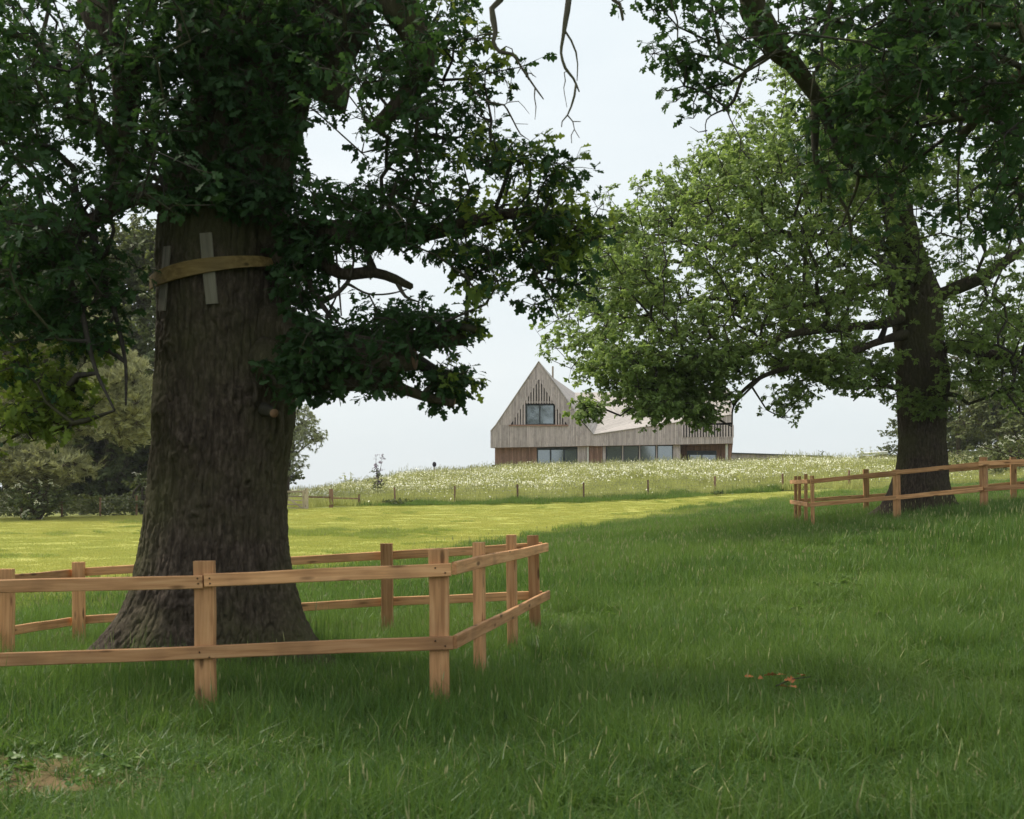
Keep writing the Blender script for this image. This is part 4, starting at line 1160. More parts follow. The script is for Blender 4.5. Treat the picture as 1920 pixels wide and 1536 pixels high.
def elder(label, px, py_base, d, w, h, seed, tint, ns=60, nf=45):
    rs = np.random.RandomState(seed)
    x = (px - 960) / F * d; z0 = h1(x, d)
    root = empty("elder_bush", (x, d, z0)); tag(root, label, "bush", "flowering elder bushes by the woods")
    stems = [np.array([(0, 0, -.1, .08), (rs.normal(0, .3) * w * .4, rs.normal(0, .2), h * .45, .05), (rs.normal(0, .6) * w * .4, rs.normal(0, .4), h * .8, .02)]) for _ in range(5)]
    for s in stems: link("stem", limb_mesh(s, M['far_bark'], 6), root)
    att = ellipsoid((0, 0, h * .5), (w / 2, w * .4, h * .48), ns, rs, .5)
    A, tips, i2, ir = grow([resample(s, .4) for s in stems], att, rs, step=.5, r0=.01, base=(0, 0, 0))
    tw = link("twigs", A.mesh("twigs", [M['far_bark']]), root); tw["kind"] = "stuff"
    scatter("foliage", "wood_spray", tips, leaf_rot(tips, None, rs, .3), rs.uniform(.5, .85, len(tips)), np.full(len(tips), tint), rs, root)
    fl = ellipsoid((0, 0, h * .5), (w / 2 + .12, w * .4 + .15, h * .5 + .1), nf, rs, .97)
    fl = fl[(fl[:, 1] < .15) | (fl[:, 2] > h * .7)]
    scatter("flower_heads", "flower_plate", fl, np.stack([rs.normal(.5, .3, len(fl)), rs.normal(0, .3, len(fl)), rs.uniform(0, 6, len(fl))], -1), rs.uniform(.9, 1.5, len(fl)), np.full(len(fl), .5), rs, root)
elder("elder bush dotted with cream flower heads below the olive pine, behind the left fence", 70, 950, 58, 2.7, 2.0, 401, .25)
elder("small flowering elder in the shade beside the left edge of the massive trunk", 268, 950, 64, 1.6, 2.4, 402, .2, 30, 10)
elder("elder bush with cream flowers behind the right fence, at the right edge", 1900, 900, 62, 3.6, 2.2, 403, .85, 70, 60)

# ================================================================== timber fences round the oaks
def board(name, a, b, hgt, thk, mat, parent, origin, side=None, twist=0.0, bow=0.0, seed=0, label=None):
    """a sawn board from a to b (centre line), hgt tall, thk thick; its length runs along local X"""
    a = np.asarray(a, float); b = np.asarray(b, float)
    L = np.linalg.norm(b - a)
    x = (b - a) / L
    up = np.array([0, 0, 1.0]) if side is None else np.asarray(side, float)
    y = np.cross(up, x); y /= np.linalg.norm(y); z = np.cross(x, y)
    n = max(2, int(L / .45) + 1); rs = np.random.RandomState(seed + 1)
    V = []; e = .006
    prof = [(-thk / 2 + e, -hgt / 2), (thk / 2 - e, -hgt / 2), (thk / 2, -hgt / 2 + e), (thk / 2, hgt / 2 - e), (thk / 2 - e, hgt / 2), (-thk / 2 + e, hgt / 2), (-thk / 2, hgt / 2 - e), (-thk / 2, -hgt / 2 + e)]
    ph = rs.uniform(0, 6)
    for i in range(n + 1):
        t = i / n
        wv = bow * math.sin(math.pi * t) + .003 * math.sin(t * 9 + ph)
        for py_, pz_ in prof: V.append((t * L, py_ + rs.normal(0, .0006), pz_ * (1 + .02 * math.sin(t * 7 + ph)) + wv))
    m = len(prof)
    Q = [(k * m + i, (k + 1) * m + i, (k + 1) * m + (i + 1) % m, k * m + (i + 1) % m) for k in range(n) for i in range(m)]
    T = []
    for k in (0, n):
        c = len(V); V.append((k / n * L, 0, bow * math.sin(math.pi * k / n)))
        for i in range(m):
            j = (i + 1) % m
            T.append((c, k * m + j, k * m + i) if k else (c, k * m + i, k * m + j))
    me = mesh_np(name, V, Q, T, [mat], False)
    o = link(name, me, parent)
    Mx = Matrix(((x[0], y[0], z[0], a[0] - origin[0]), (x[1], y[1], z[1], a[1] - origin[1]), (x[2], y[2], z[2], a[2] - origin[2]), (0, 0, 0, 1)))
    o.matrix_basis = Mx
    if label: o["label"] = label
    return o

def post(parent, origin, x, y, ztop, ang, w, t, seed, lean=(0, 0), mat=None, name="post", zb=None):
    """sawn post: w wide across direction ang, t thick"""
    z0 = (h1(x, y) if zb is None else zb) - .35
    a = (x + lean[0], y + lean[1], ztop); b = (x, y, z0)
    side = (math.cos(ang), math.sin(ang), 0)
    return board(name, b, a, w, t, mat or M['post'], parent, origin, side=side, seed=seed)

def V2(px, d): return np.array([(px - 960) / F * d, d])
def Z(py, d): return CZ - (py - HZ) / F * d

root = empty("post_and_rail_fence", (-2.5, 9, h1(-2.5, 9)))
tag(root, "new brown post and rail fence boxed round the massive oak in the foreground", "fence")
org = np.array(root.location)
PW, PT = .152, .08
fl_ang = 0.0
corner_fl = V2(-420, 9.1)
front = [(V2(826, 8.95), Z(1030, 8.95)), (V2(388, 8.98), Z(1052, 8.98)), (V2(-55, 9.02), Z(1068, 9.02)), (V2(-490, 9.06), Z(1085, 9.06))]
back = [(V2(1006, 13.55), Z(1004, 13.55)), (V2(728, 13.8), Z(1019, 13.8)), (V2(440, 13.9), Z(1032, 13.9)), (V2(150, 14.0), Z(1054, 14.0))]
for k, (p, zt) in enumerate(front): post(root, org, p[0], p[1], zt, 0.0, .152 if k else .150, PT, 10 + k, lean=(-.015 - .004 * k, 0))
for k, (p, zt) in enumerate(back): post(root, org, p[0], p[1], zt, 0.0, .138 if k else .130, PT, 20 + k, lean=(-.045 if k == 0 else -.02, 0))
sd = [(V2(901, 10.25), Z(1017, 10.25)), (V2(963, 11.85), Z(1003, 11.85))]
sdir = math.atan2(4.6, .83)
for k, (p, zt) in enumerate(sd): post(root, org, p[0], p[1], zt, sdir, .15, .085, 30 + k, lean=(-.015 - .01 * k, 0))
ls = [(np.array([-5.42, 12.6]), Z(1067, 12.6)), (np.array([-5.66, 11.0]), Z(1076, 11.0))]
for k, (p, zt) in enumerate(ls): post(root, org, p[0], p[1], zt, 0.0 if k == 0 else 1.4, .14, .08, 40 + k)
def rail(pa, za, pb, zb, off, seed, ext=(0, 0), h=.10, bow=0.0):
    a = np.array([pa[0], pa[1], za]); b = np.array([pb[0], pb[1], zb])
    u = (b - a) / np.linalg.norm(b - a)
    nrm = np.array([u[1], -u[0], 0]); nrm /= np.linalg.norm(nrm)
    a = a - u * ext[0] + nrm * off; b = b + u * ext[1] + nrm * off
    return board("rail", a, b, h, .04, M['fence'], root, org, seed=seed, bow=bow)
RO = PT / 2 + .0215
zu = [Z(1068, 8.95), Z(1088, 8.98), Z(1103, 9.02), Z(1118, 9.06)]
zl = [Z(1204, 8.95), Z(1225, 8.98), Z(1238, 9.02), Z(1250, 9.06)]
f0, f1, f2, f3 = [p for p, z in front]
rail(f3, zu[3], f1, zu[1] - .006, RO, 1, (.06, -.012), bow=.012); rail(f1, zu[1] + .004, f0, zu[0], RO, 2, (-.0, .085))
rail(f3, zl[3], f2, zl[2], RO, 3, (.06, -.002)); rail(f2, zl[2], f0, zl[0], RO, 4, (-.002, .10))
# right side rails, fixed to the outside of the posts
e0 = f0 + np.array([.075, .0]); e3 = back[0][0] + np.array([.075, 0])
rail(e0, Z(1065, 8.95), e3, Z(1027, 13.55), .03, 5, (-.0, .10)); rail(e0, Z(1203, 8.95), e3, Z(1117, 13.55), .045, 6, (.04, .12))
# back rails, fixed to the far side
b0, b1, b2, b3 = [p for p, z in back]
rail(b3, Z(1073, 14), b1, Z(1042, 13.8), -RO, 7, (.05, 0)); rail(b1, Z(1042, 13.8), b0, Z(1026, 13.55), -RO, 8, (-.005, .06))
rail(b3, Z(1163, 14), b1, Z(1129, 13.8), -RO, 9, (.05, 0)); rail(b1, Z(1129, 13.8), b0, Z(1117, 13.55), -RO, 10, (-.005, .06))
# left side rails
q0 = b3 + np.array([-.1, 0]); q3 = f3 + np.array([-.1, 0])
rail(q0, Z(1076, 14), ls[0][0] + (-.09, 0), Z(1089, 12.6), .03, 11, (.02, .0)); rail(ls[0][0] + (-.09, 0), Z(1089, 12.6), q3, zu[3], .03, 12, (-.005, .05))
rail(q0, Z(1166, 14), ls[0][0] + (-.09, 0), Z(1187, 12.6), .03, 13, (.02, .0)); rail(ls[0][0] + (-.09, 0), Z(1187, 12.6), q3, zl[3], .03, 14, (-.005, .05))

def nail(x, y, z, ny=-1.0, nx=0.0):
    v, q_ = tube_geo([(0, 0, 0), (nx * .004, ny * .004, 0)], [.0065, .0065], 8)
    v = np.vstack([v, [(nx * .004, ny * .004, 0)]])
    link("nail", mesh_np("nail", v, q_, [(8 + (i + 1) % 8, 8 + i, 16) for i in range(8)] + [(8 + i, 8 + (i + 1) % 8, 16) for i in range(8)], [M['wire']]), root, (x - org[0], y - org[1], z - org[2]))
for k, (p, zt) in enumerate(front[:3]):
    for zz in (zu[k], zl[k]):
        for dx, dz in ((-.035, .018), (.04, -.02)) if k != 1 or zz != zu[k] else ((-.05, .02), (-.045, -.02), (.04, .02), (.045, -.02)):
            nail(p[0] + dx, p[1] - RO - .0205, zz + dz)
root = empty("post_and_rail_fence", (9.5, 28, h1(9.5, 28)))
tag(root, "brown post and rail fence boxed round the far oak on the right", "fence")
org = np.array(root.location)
fr = [(V2(1525, 28), Z(892, 28)), (V2(1683, 26.6), Z(881, 26.6)), (V2(1846, 25.2), Z(857, 25.2)), (V2(2030, 24.2), Z(842, 24.2))]
fa = math.atan2(fr[2][0][1] - fr[0][0][1], fr[2][0][0] - fr[0][0][0])
for k, (p, zt) in enumerate(fr): post(root, org, p[0], p[1], zt, fa if k else 1.2, .155 if k else .12, .08, 60 + k, lean=(-.03, 0))
lf = [(V2(1511, 29.4), Z(889, 29.4)), (V2(1499, 31.8), Z(893, 31.8)), (V2(1492, 31.4), Z(893, 31.4))]
for k, (p, zt) in enumerate(lf): post(root, org, p[0], p[1], zt, 1.35, .12, .085, 70 + k)
bk = [(V2(1625, 32.4), Z(880, 32.4)), (V2(1762, 32), Z(868, 32)), (V2(1901, 31), Z(857.4, 31)), (V2(2040, 30), Z(846, 30))]
for k, (p, zt) in enumerate(bk): post(root, org, p[0], p[1], zt, -.1, .15, .08, 80 + k, lean=(-.02, 0))
g0, g1, g2, g3 = [p for p, z in fr]
rail(g0, Z(903, 28), g1, Z(886.5, 26.6), RO, 15, (.08, 0)); rail(g1, Z(886.5, 26.6), g2, Z(870, 25.2), RO, 16, (-.004, .05)); rail(g2, Z(869, 25.2), g3, Z(862, 24.2), RO + .041, 17, (.1, .05))
rail(g0, Z(946.5, 28), g1, Z(933, 26.6), RO, 18, (.1, 0)); rail(g1, Z(933, 26.6), g2, Z(917.5, 25.2), RO, 19, (-.004, .0)); rail(g2, Z(917.5, 25.2), g3, Z(905, 24.2), RO, 20, (-.004, .05))
l3 = lf[2][0] + np.array([-.1, 0]); l0 = g0 + np.array([-.1, 0])
rail(l3, Z(904, 31.4), l0, Z(903, 28), .03, 21, (.05, 0)); rail(l3, Z(941, 31.4), l0, Z(946.5, 28), .03, 22, (.05, 0.02))
k0 = lf[1][0]; k1, k2, k3, k4 = [p for p, z in bk]
rail(k0, Z(904.5, 31.8), k1, Z(894, 32.4), -RO, 23); rail(k1, Z(894, 32.4), k3, Z(872, 31), -RO, 24, (-.004, 0)); rail(k3, Z(872, 31), k4, Z(862, 30), -RO, 25, (-.004, 0))
rail(k0, Z(939, 31.8), k1, Z(931, 32.4), -RO, 26); rail(k1, Z(931, 32.4), k3, Z(907, 31), -RO, 27, (-.004, 0)); rail(k3, Z(907, 31), k4, Z(896, 30), -RO, 28, (-.004, 0))

# boards tied round the oak trunk
def trunk_band():
    root = empty("board_band", tuple(P(400, 520, 10.75)))
    tag(root, "bent brown board band and two grey upright battens tied round the oak trunk high up", "boards")
    org = np.array(root.location)
    pts = []
    cx = P(419, 500, D)[0]; R0 = .612
    for k in range(25):
        a = R(-8) - R(180) * k / 24 if False else R(200 + 8) + (R(332) - R(208)) * k / 24
        x = cx + R0 * math.cos(a) * 1.04; y = D + R0 * math.sin(a) * 1.04 - .01
        f = (x - (cx - R0)) / (2 * R0)
        z = Z(527, 11) + (Z(485, 11) - Z(527, 11)) * f
        pts.append((x, y, z))
    pts = np.array(pts); V = []
    for i, p in enumerate(pts):
        nrm = np.array([p[0] - cx, p[1] - D, 0]); nrm /= np.linalg.norm(nrm)
        f = i / 24
        hh = .060 + .012 * math.sin(f * 5) - (.025 * max(0, f - .85) / .15) 
        for o_, z_ in ((.0, -hh), (.022, -hh), (.022, hh), (.0, hh)): V.append(p + nrm * (o_ + .045) + np.array([0, 0, z_]))
    Q = [(k * 4 + i, k * 4 + (i + 1) % 4, (k + 1) * 4 + (i + 1) % 4, (k + 1) * 4 + i) for k in range(24) for i in range(4)] + [(0, 3, 2, 1), (96, 97, 98, 99)]
    link("band", mesh_np("band", np.array(V) - org, Q, None, [M['strap']], False), root)
    def bt(xt, yt, xb, yb, d, s):
        a = P(xt, yt, d); b = P(xb, yb, d)
        nx = (a[0] + b[0]) / 2 - cx
        sx = math.sqrt(max(.05, 1 - (nx / .66) ** 2)); nrm = np.array([nx / .66, -sx, 0])
        side = np.array([sx, nx / .66, 0])
        board("batten", b, a, .115, .022, M['batten'], root, org, side=side, seed=s)
    bt(385, 437, 398, 570, 10.83, 3)
    bt(314, 462, 303, 583, 11.02, 4)
trunk_band()

# ================================================================== stock fence, gate
root = empty("stock_fence", (4, 70, h1(4, 70)))
tag(root, "long wire stock fence on thin stakes along the foot of the daisy meadow", "fence")
org = np.array(root.location)
spx = [(673, 69, 927), (741, 70, 914), (852, 70, 911), (971, 70, 908), (1095, 70, 904.5), (1215, 70, 900), (1340, 70, 893), (1468, 69, 888), (1593, 66, 882), (1720, 61, 882), (1850, 56, 872), (1990, 50, 866)]
sp3 = []
for k, (px, d, top) in enumerate(spx):
    x = (px - 960) / F * d
    post(root, org, x, d, Z(top, d), 0.0, .10 if k % 3 else .12, .10, 100 + k, mat=M['stake'], lean=(random.Random(k).uniform(-.05, .03), 0))
    sp3.append((x, d - .06, h1(x, d)))
def wires(sp3, parent, org, step=.55, hs=(.08, .18, .29, .42, .58, .76, .92, 1.05)):
    A = Acc(); th = .0035
    for (a, b) in zip(sp3[:-1], sp3[1:]):
        a = np.array(a); b = np.array(b); L = np.linalg.norm(b - a)
        n = int(L / step)
        fs = np.linspace(0, 1, n + 1)
        G = np.array([[a[0] + (b[0] - a[0]) * f, a[1] + (b[1] - a[1]) * f, 0] for f in fs])
        G[:, 2] = a[2] + (b[2] - a[2]) * fs
        for hh in hs:
            v, q = tube_geo(G[[0, -1]] + (0, 0, hh), [th, th], 3); A.add(v - org, q)
        for g in G[1:-1]:
            v, q = tube_geo([g + (0, 0, .08), g + (0, 0, .92)], [th * .8, th * .8], 3); A.add(v - org, q)
    o = link("wire_mesh", A.mesh("wire_mesh", [M['wire']]), parent); o["kind"] = "stuff"
wires(sp3, root, org)
# stout straining post with two low rails
def rl(pa, za, pb, zb, s): board("rail", (pa[0], pa[1], za), (pb[0], pb[1], zb), .09, .06, M['stake'], root, org, seed=s)
sp = V2(621, 68.3); post(root, org, sp[0], sp[1], Z(917, 68.3), 0, .22, .2, 130, mat=M['stake'])
rl(V2(577, 66.6), Z(932, 66.6), sp, Z(932.5, 68.3), 1); rl(sp, Z(934, 68.3), V2(673, 69), Z(935, 69), 2)

root = empty("field_gate", tuple(np.append(V2(560, 66.2), h1(*V2(560, 66.2)))))
tag(root, "pale timber field gate half hidden by the right side of the massive trunk", "gate")
org = np.array(root.location)
gd = 66.2
g0 = V2(478, gd + .3); g1 = V2(569, gd)
gz = Z(918.5, gd)
post(root, org, *V2(574.5, gd), Z(916, gd), 0, .2, .2, 140, mat=M['gate'])
post(root, org, *V2(472, gd + .3), Z(918, gd), 0, .2, .2, 141, mat=M['gate'])
for k, py in enumerate((922, 931, 938.5, 946, 953)):
    board("gate_bar", (g0[0], g0[1], Z(py, gd)), (g1[0], g1[1], Z(py, gd)), .10 if k == 0 else .075, .05, M['gate'], root, org, seed=142 + k)
for k, g in enumerate((g0, g1)):
    board("gate_stile", (g[0], g[1] - .06, Z(955, gd)), (g[0], g[1] - .06, Z(919, gd)), .1, .06, M['gate'], root, org, side=(1, 0, 0), seed=150 + k)
gm = (g0 + g1) / 2
board("gate_brace", (gm[0], gm[1] - .055, Z(923, gd)), (g1[0], g1[1] - .055, Z(954, gd)), .09, .04, M['gate'], root, org, seed=155)
board("gate_brace", (gm[0], gm[1] - .055, Z(923, gd)), (g0[0], g0[1] - .055, Z(954, gd)), .09, .04, M['gate'], root, org, seed=156)

root = empty("stock_fence", (-24, 60, h1(-24, 60)))
tag(root, "wire stock fence on reddish stakes along the edge of the dark wood at left", "fence")
org = np.array(root.location)
sp3 = []
for k, (px, d, top) in enumerate([(-120, 61, 946), (-40, 61, 944), (40, 61, 943), (116, 61, 940), (188, 61.5, 933), (256, 62.5, 929), (330, 63.5, 925), (400, 65, 922)]):
    x = (px - 960) / F * d
    post(root, org, x, d, Z(top, d), 0.0, .085, .085, 160 + k, mat=M['stake'])
    sp3.append((x, d - .06, h1(x, d)))
wires(sp3, root, org, step=.8)

# ================================================================== timber house on the hill
p0 = np.array([-1.818, 100.0]); fu = np.array([19.15, -7.9]); FL = np.linalg.norm(fu); fu = fu / FL
fn = np.array([fu[1], -fu[0]])            # points at the camera
def HP(px, py, off=0.0):
    """point of the front plane (or a plane off metres nearer) seen at px, py"""
    a = np.array([(px - 960) / F, 1.0])
    t = (fn @ p0 + off) / (fn @ a)
    return np.array([a[0] * t, t, CZ - (py - HZ) / F * t])
house = empty("timber_house", (8, 98, 4.0))
tag(house, "modern grey timber clad house with steep pointed gable on the hilltop", "house")
HO = np.array([8, 98, 4.0])

def clip_half(poly, n, c):
    """keep points with n.p <= c (2d)"""
    out = []
    for i in range(len(poly)):
        a, b = poly[i], poly[(i + 1) % len(poly)]
        da, db = np.dot(n, a) - c, np.dot(n, b) - c
        if da <= 0: out.append(a)
        if (da < 0 < db) or (db < 0 < da):
            out.append(a + (b - a) * da / (da - db))
    return out

def prism(name, poly3, nrm, thk, mat, parent, along=None):
    poly3 = np.asarray(poly3, float); n = len(poly3)
    o3 = poly3.mean(0)
    x = np.asarray(along, float) if along is not None else poly3[1] - poly3[0]
    x = x / np.linalg.norm(x); z = nrm / np.linalg.norm(nrm); y = np.cross(z, x)
    B = np.stack([x, y, z], 0)
    f = (poly3 + z * thk - o3) @ B.T; b = (poly3 - o3) @ B.T
    me = bpy.data.meshes.new(name)
    me.from_pydata([tuple(v) for v in np.vstack([f, b])], [], [tuple(range(n)), tuple(range(2 * n - 1, n - 1, -1))] + [(i, n + i, n + (i + 1) % n, (i + 1) % n) for i in range(n)])
    me.materials.append(mat)
    o = link(name, me, parent)
    o3 = o3 - HO
    o.matrix_basis = Matrix(((x[0], y[0], z[0], o3[0]), (x[1], y[1], z[1], o3[1]), (x[2], y[2], z[2], o3[2]), (0, 0, 0, 1)))
    return o

def boards(poly3, along, width, mat, parent=None, name="cladding_board", gap=.016, thk=.03, seed=0, face=None, backing=True, phase=0.0):
    """fills a flat polygon with separate boards running along a direction"""
    P3 = np.array(poly3, float); rs = np.random.RandomState(seed)
    nrm = np.cross(P3[1] - P3[0], P3[2] - P3[0]); nrm /= np.linalg.norm(nrm)
    tocam = np.array([0, 0, CZ + 30]) - P3.mean(0) if face is None else np.asarray(face, float)
    if nrm @ tocam < 0: nrm = -nrm
    al = np.asarray(along, float); al = al - nrm * (al @ nrm); al /= np.linalg.norm(al)
    ac = np.cross(nrm, al)
    o3 = P3[0]
    Q = np.stack([(P3 - o3) @ ac, (P3 - o3) @ al], -1)
    lo, hi = Q[:, 0].min(), Q[:, 0].max()
    k0 = math.floor((lo - phase) / width); k1 = math.ceil((hi - phase) / width)
    for k in range(k0, k1):
        a, b = k * width + phase, (k + 1) * width + phase - gap
        poly = [q for q in Q]
        poly = clip_half(poly, np.array([-1.0, 0]), -a); 
        if len(poly) >= 3: poly = clip_half(poly, np.array([1.0, 0]), b)
        if len(poly) < 3: continue
        ar = 0
        for i in range(len(poly)):
            x1, y1 = poly[i]; x2, y2 = poly[(i + 1) % len(poly)]; ar += x1 * y2 - x2 * y1
        if abs(ar) < .01: continue
        if ar < 0: poly = poly[::-1]
        pp = [o3 + ac * q[0] + al * q[1] + nrm * rs.uniform(0, .012) * 0 for q in poly]
        lift = rs.uniform(0, .010)
        prism(name, np.array(pp) + nrm * .002, nrm, thk + lift, mat, parent or house, al)
    if backing:
        c = P3.mean(0)
        prism("lining", P3 - nrm * .06, nrm, .05, M['dark_void'], parent or house, al)

UP = np.array([0, 0, 1.0])
W = .155
f3 = np.append(fn, 0)
# gable front, cut round the window bay: bay from px 957..1064 at the sill, rising to 1010, 712
A0, AR = (1010.3, 678), (1113, 815)
sill_y = 797
def q(*pts, off=0.0): return [HP(x, y, off) for x, y in pts]
lsl = lambda y: 1010.3 + (930 - 1010.3) * (y - 678) / (797 - 678)     # left slope of the gable
rsl = lambda y: 1010.3 + (1081 - 1010.3) * (y - 678) / (777 - 678)    # right slope
inl = lambda y: 1011 + (957 - 1011) * (y - 712) / (797 - 712)
inr = lambda y: 1011 + (1064 - 1011) * (y - 712) / (797 - 712)
boards(q((1010.3, 678), (rsl(712), 712), (lsl(712), 712)), UP, W, M['clad'], seed=1, phase=.05)
boards(q((lsl(712), 712), (1011, 712), (957, 797), (930, 797)), UP, W, M['clad'], seed=2, phase=.02)
boards(q((1011, 712), (rsl(712), 712), (rsl(797), 797), (1064, 797)), UP, W, M['clad'], seed=3, phase=.07)
boards(q((930, 797), (957, 797), (957, 840 - 1), (920, 840), (920, 809)), UP, W, M['clad'], seed=4)
boards(q((957, 799), (1064, 799), (1064, 837.3), (957, 839)), UP, W, M['clad'], seed=5, phase=.04)
boards(q((1064, 797), (rsl(797), 797), (1113, 815), (1113, 835.8), (1064, 837.3)), UP, W, M['clad'], seed=6, phase=.03)
# long parapet wall to the right, its lower part solid, slots near the right end
top_r = lambda x: 815 + (778 - 815) * (x - 1113) / (1372 - 1113)
bot = lambda x: 840 - 8.3 * (x - 920) / 454
boards(q((1113, 815), (1278, top_r(1278)), (1278, bot(1278)), (1113, bot(1113))), UP, W, M['clad'], seed=7)
boards(q((1278, top_r(1278)), (1374, top_r(1374)), (1374, 792), (1278, 797.5)), UP, W, M['clad'], seed=8, phase=.05)
boards(q((1278, 820.5), (1374, 818.5), (1374, bot(1374)), (1278, bot(1278))), UP, W, M['clad'], seed=9, phase=.05)
for k in range(19):
    x = 1278.5 + k * 5.25
    prism("slat", q((x, 797), (x + 2.9, 797), (x + 2.9, 820.5), (x, 820.5), off=.01), f3, .10, M['clad'], house, UP)
prism("lining", q((1278, 790), (1373, 790), (1373, 822), (1278, 822), off=-.9), f3, .05, M['dark_void'], house, UP)
# slatted screen in the gable bay
prism("lining", q((1011, 712), (957, 797), (1064, 797), off=-.75), f3, .05, M['dark_void'], house, UP)
for k in range(-10, 11):
    xc = 1011 + k * 4.95
    y0 = 712 + abs(k * 4.95 + (2.4 if k < 0 else -2.4) * 0) * (85 / 53.6) + 1
    if abs(k) <= 4 or True:
        xs = xc + 2.5
        if k == 10: continue
        y0 = max(712 + abs(xs - 1011) * (85 / 53.6) - 2, 712)
        y1 = 757 if 984 < xs < 1039 else 797
        if y1 - y0 > 2:
            prism("slat", q((xs - 1.35, y0), (xs + 1.35, y0), (xs + 1.35, y1), (xs - 1.35, y1), off=-.02), f3, .08, M['clad'], house, UP)
prism("slat_rail", q((983, 753), (1040, 753), (1040, 755), (983, 755), off=-.06), f3, .04, M['clad'], house, fu3 if False else np.append(fu, 0))
prism("sill", q((955, 796.5), (1066, 796.5), (1066, 799), (955, 799), off=.0), f3, .14, M['cedar'], house, np.append(fu, 0))

def window(x0, y0, x1, y1, panes, off, fw=1.6, mull=None):
    """a window frame with one pane of glass per light"""
    w = empty("window"); w.parent = house
    fx = np.append(fu, 0)
    prism("frame_bar", q((x0, y0), (x1, y0), (x1, y0 + fw), (x0, y0 + fw), off=off), f3, .08, M['frame'], w, fx)
    prism("frame_bar", q((x0, y1 - fw), (x1, y1 - fw), (x1, y1), (x0, y1), off=off), f3, .08, M['frame'], w, fx)
    xs = np.linspace(x0, x1, panes + 1)
    for i, x in enumerate(xs):
        h = fw if 0 < i < panes else fw / 1.4
        a = x - (h if i == panes else (h / 2 if i else 0))
        prism("frame_bar", q((a, y0 + fw), (a + h, y0 + fw), (a + h, y1 - fw), (a, y1 - fw), off=off), f3, .08 if i % 2 else .085, mull or M['frame'], w, UP)
    for i in range(panes):
        prism("pane", q((xs[i] + .3, y0 + .3), (xs[i + 1] - .3, y0 + .3), (xs[i + 1] - .3, y1 - .3), (xs[i] + .3, y1 - .3), off=off - .02 - .004 * i), f3, .02, M['glass'], w, fx)
window(985, 759, 1039, 796, 2, -.22, 1.5)
window(1007, 842, 1083, 871, 3, -.55, 1.9)
# ground floor, set back under the overhang
boards(q((928, 838), (1007, 837), (1007, 874), (928, 874), off=-.5), UP, .13, M['cedar'], seed=11)
prism("lintel", q((1007, 834), (1083, 834), (1083, 842), (1007, 842), off=-.56), f3, .06, M['frame'], house, np.append(fu, 0))
boards(q((1083, 834), (1101, 834), (1101, 874), (1083, 874), off=-.35), UP, .13, M['clad'], seed=12)
boards(q((1104, 834), (1130, 834), (1130, 874), (1104, 874), off=-.40), UP, .13, M['cedar'], seed=13, name="cladding_board")
boards(q((1130, 834), (1136, 834), (1136, 874), (1130, 874), off=-.34), UP, .13, M['clad'], seed=14)
for k in range(4):
    a = 1137 + k * 31.8
    window(a, 835.3, a + 29.0, 871, 1, -.5, 1.2)
    boards(q((a + 29.4, 834), (a + 31.6, 834), (a + 31.6, 874), (a + 29.4, 874), off=-.38), UP, .22, M['clad'], seed=15 + k)
boards(q((1263, 832), (1276, 832), (1276, 874), (1263, 874), off=-.35), UP, .13, M['clad'], seed=20)
boards(q((1276, 830), (1288, 830), (1288, 874), (1276, 874), off=-1.8), UP, .13, M['cedar'], seed=21)
boards(q((1288, 830), (1344, 830), (1344, 845), (1288, 845), off=-1.8), UP, .13, M['cedar'], seed=22)
boards(q((1344, 830), (1369, 830), (1369, 874), (1344, 874), off=-1.8), UP, .13, M['cedar'], seed=23)
window(1289, 845.5, 1343, 871, 2, -1.9, 1.4)
prism("lintel", q((1289, 845.5), (1343, 845.5), (1343, 853), (1289, 853), off=-1.8), f3, .05, M['frame'], house, np.append(fu, 0))
def pole(name, px, y0, y1, off, r, mat):
    a = HP(px, y0, off) - HO; b = HP(px, y1, off) - HO
    v, qd = tube_geo([b, a], [r, r], 12)
    return link(name, mesh_np(name, v, qd, None, [mat]), house)
pole("column", 1362.5, 833, 876, -.6, .10, M['white'])
pole("downpipe", 1102.5, 836.3, 874, -.22, .06, M['white'])
# soffits
def slab(name, pts, thk, mat, al=None): 
    pts = np.array(pts); n = np.cross(pts[1] - pts[0], pts[2] - pts[0])
    return prism(name, pts, n / np.linalg.norm(n), thk, mat, house, al)
slab("soffit", [HP(921, 840.2, -.03), HP(1373, 832.2, -.03), HP(1373, 832.2, -.03) - 2.2 * f3 - 1.1 * np.append(fu, 0), HP(921, 840.2, -.03) - 2.2 * f3], .03, M['cedar'])
# roofs: folded planes between the gable, the back ridge and the parapet
def RB(px, py, back): return HP(px, py, -back)
apex, G1_, G2_ = HP(1010.3, 678), HP(1081, 777), HP(1113, 815)
Rr = RB(1077, 737, 7.0); Rm = RB(1210, 735, 7.0); R2 = RB(1367, 729, 2.0)
C1 = RB(1126, 783, 2.6); C2 = RB(1240, 778, 3.4); Fe = HP(1373, 778)
def roof(tri, al, seed): boards(tri, al, .26, M['roof'], name="roof_board", seed=seed, face=(0, -1, .6), thk=.03, gap=.014)
Ra = RB(1036, 708, 5.0)
roof([apex, Ra, G1_], Ra - apex, 31)
roof([Ra, Rr, G1_], Rr - Ra, 38)
roof([G1_, Rr, C1], Rr - C1, 32)
roof([Rr, Rm, C2, C1] if False else [Rr, Rm, C1], C1 - Rr, 33)
roof([C1, Rm, C2], C1 - Rr, 34)
roof([Rm, R2, C2], C1 - Rr, 35)
roof([G1_, C1, G2_], C1 - G2_, 36)
roof([C1, C2, G2_], C2 - G2_, 37)
roof([C2, Fe, G2_], Fe - G2_, 39)
roof([C2, R2, Fe], R2 - Fe, 40)
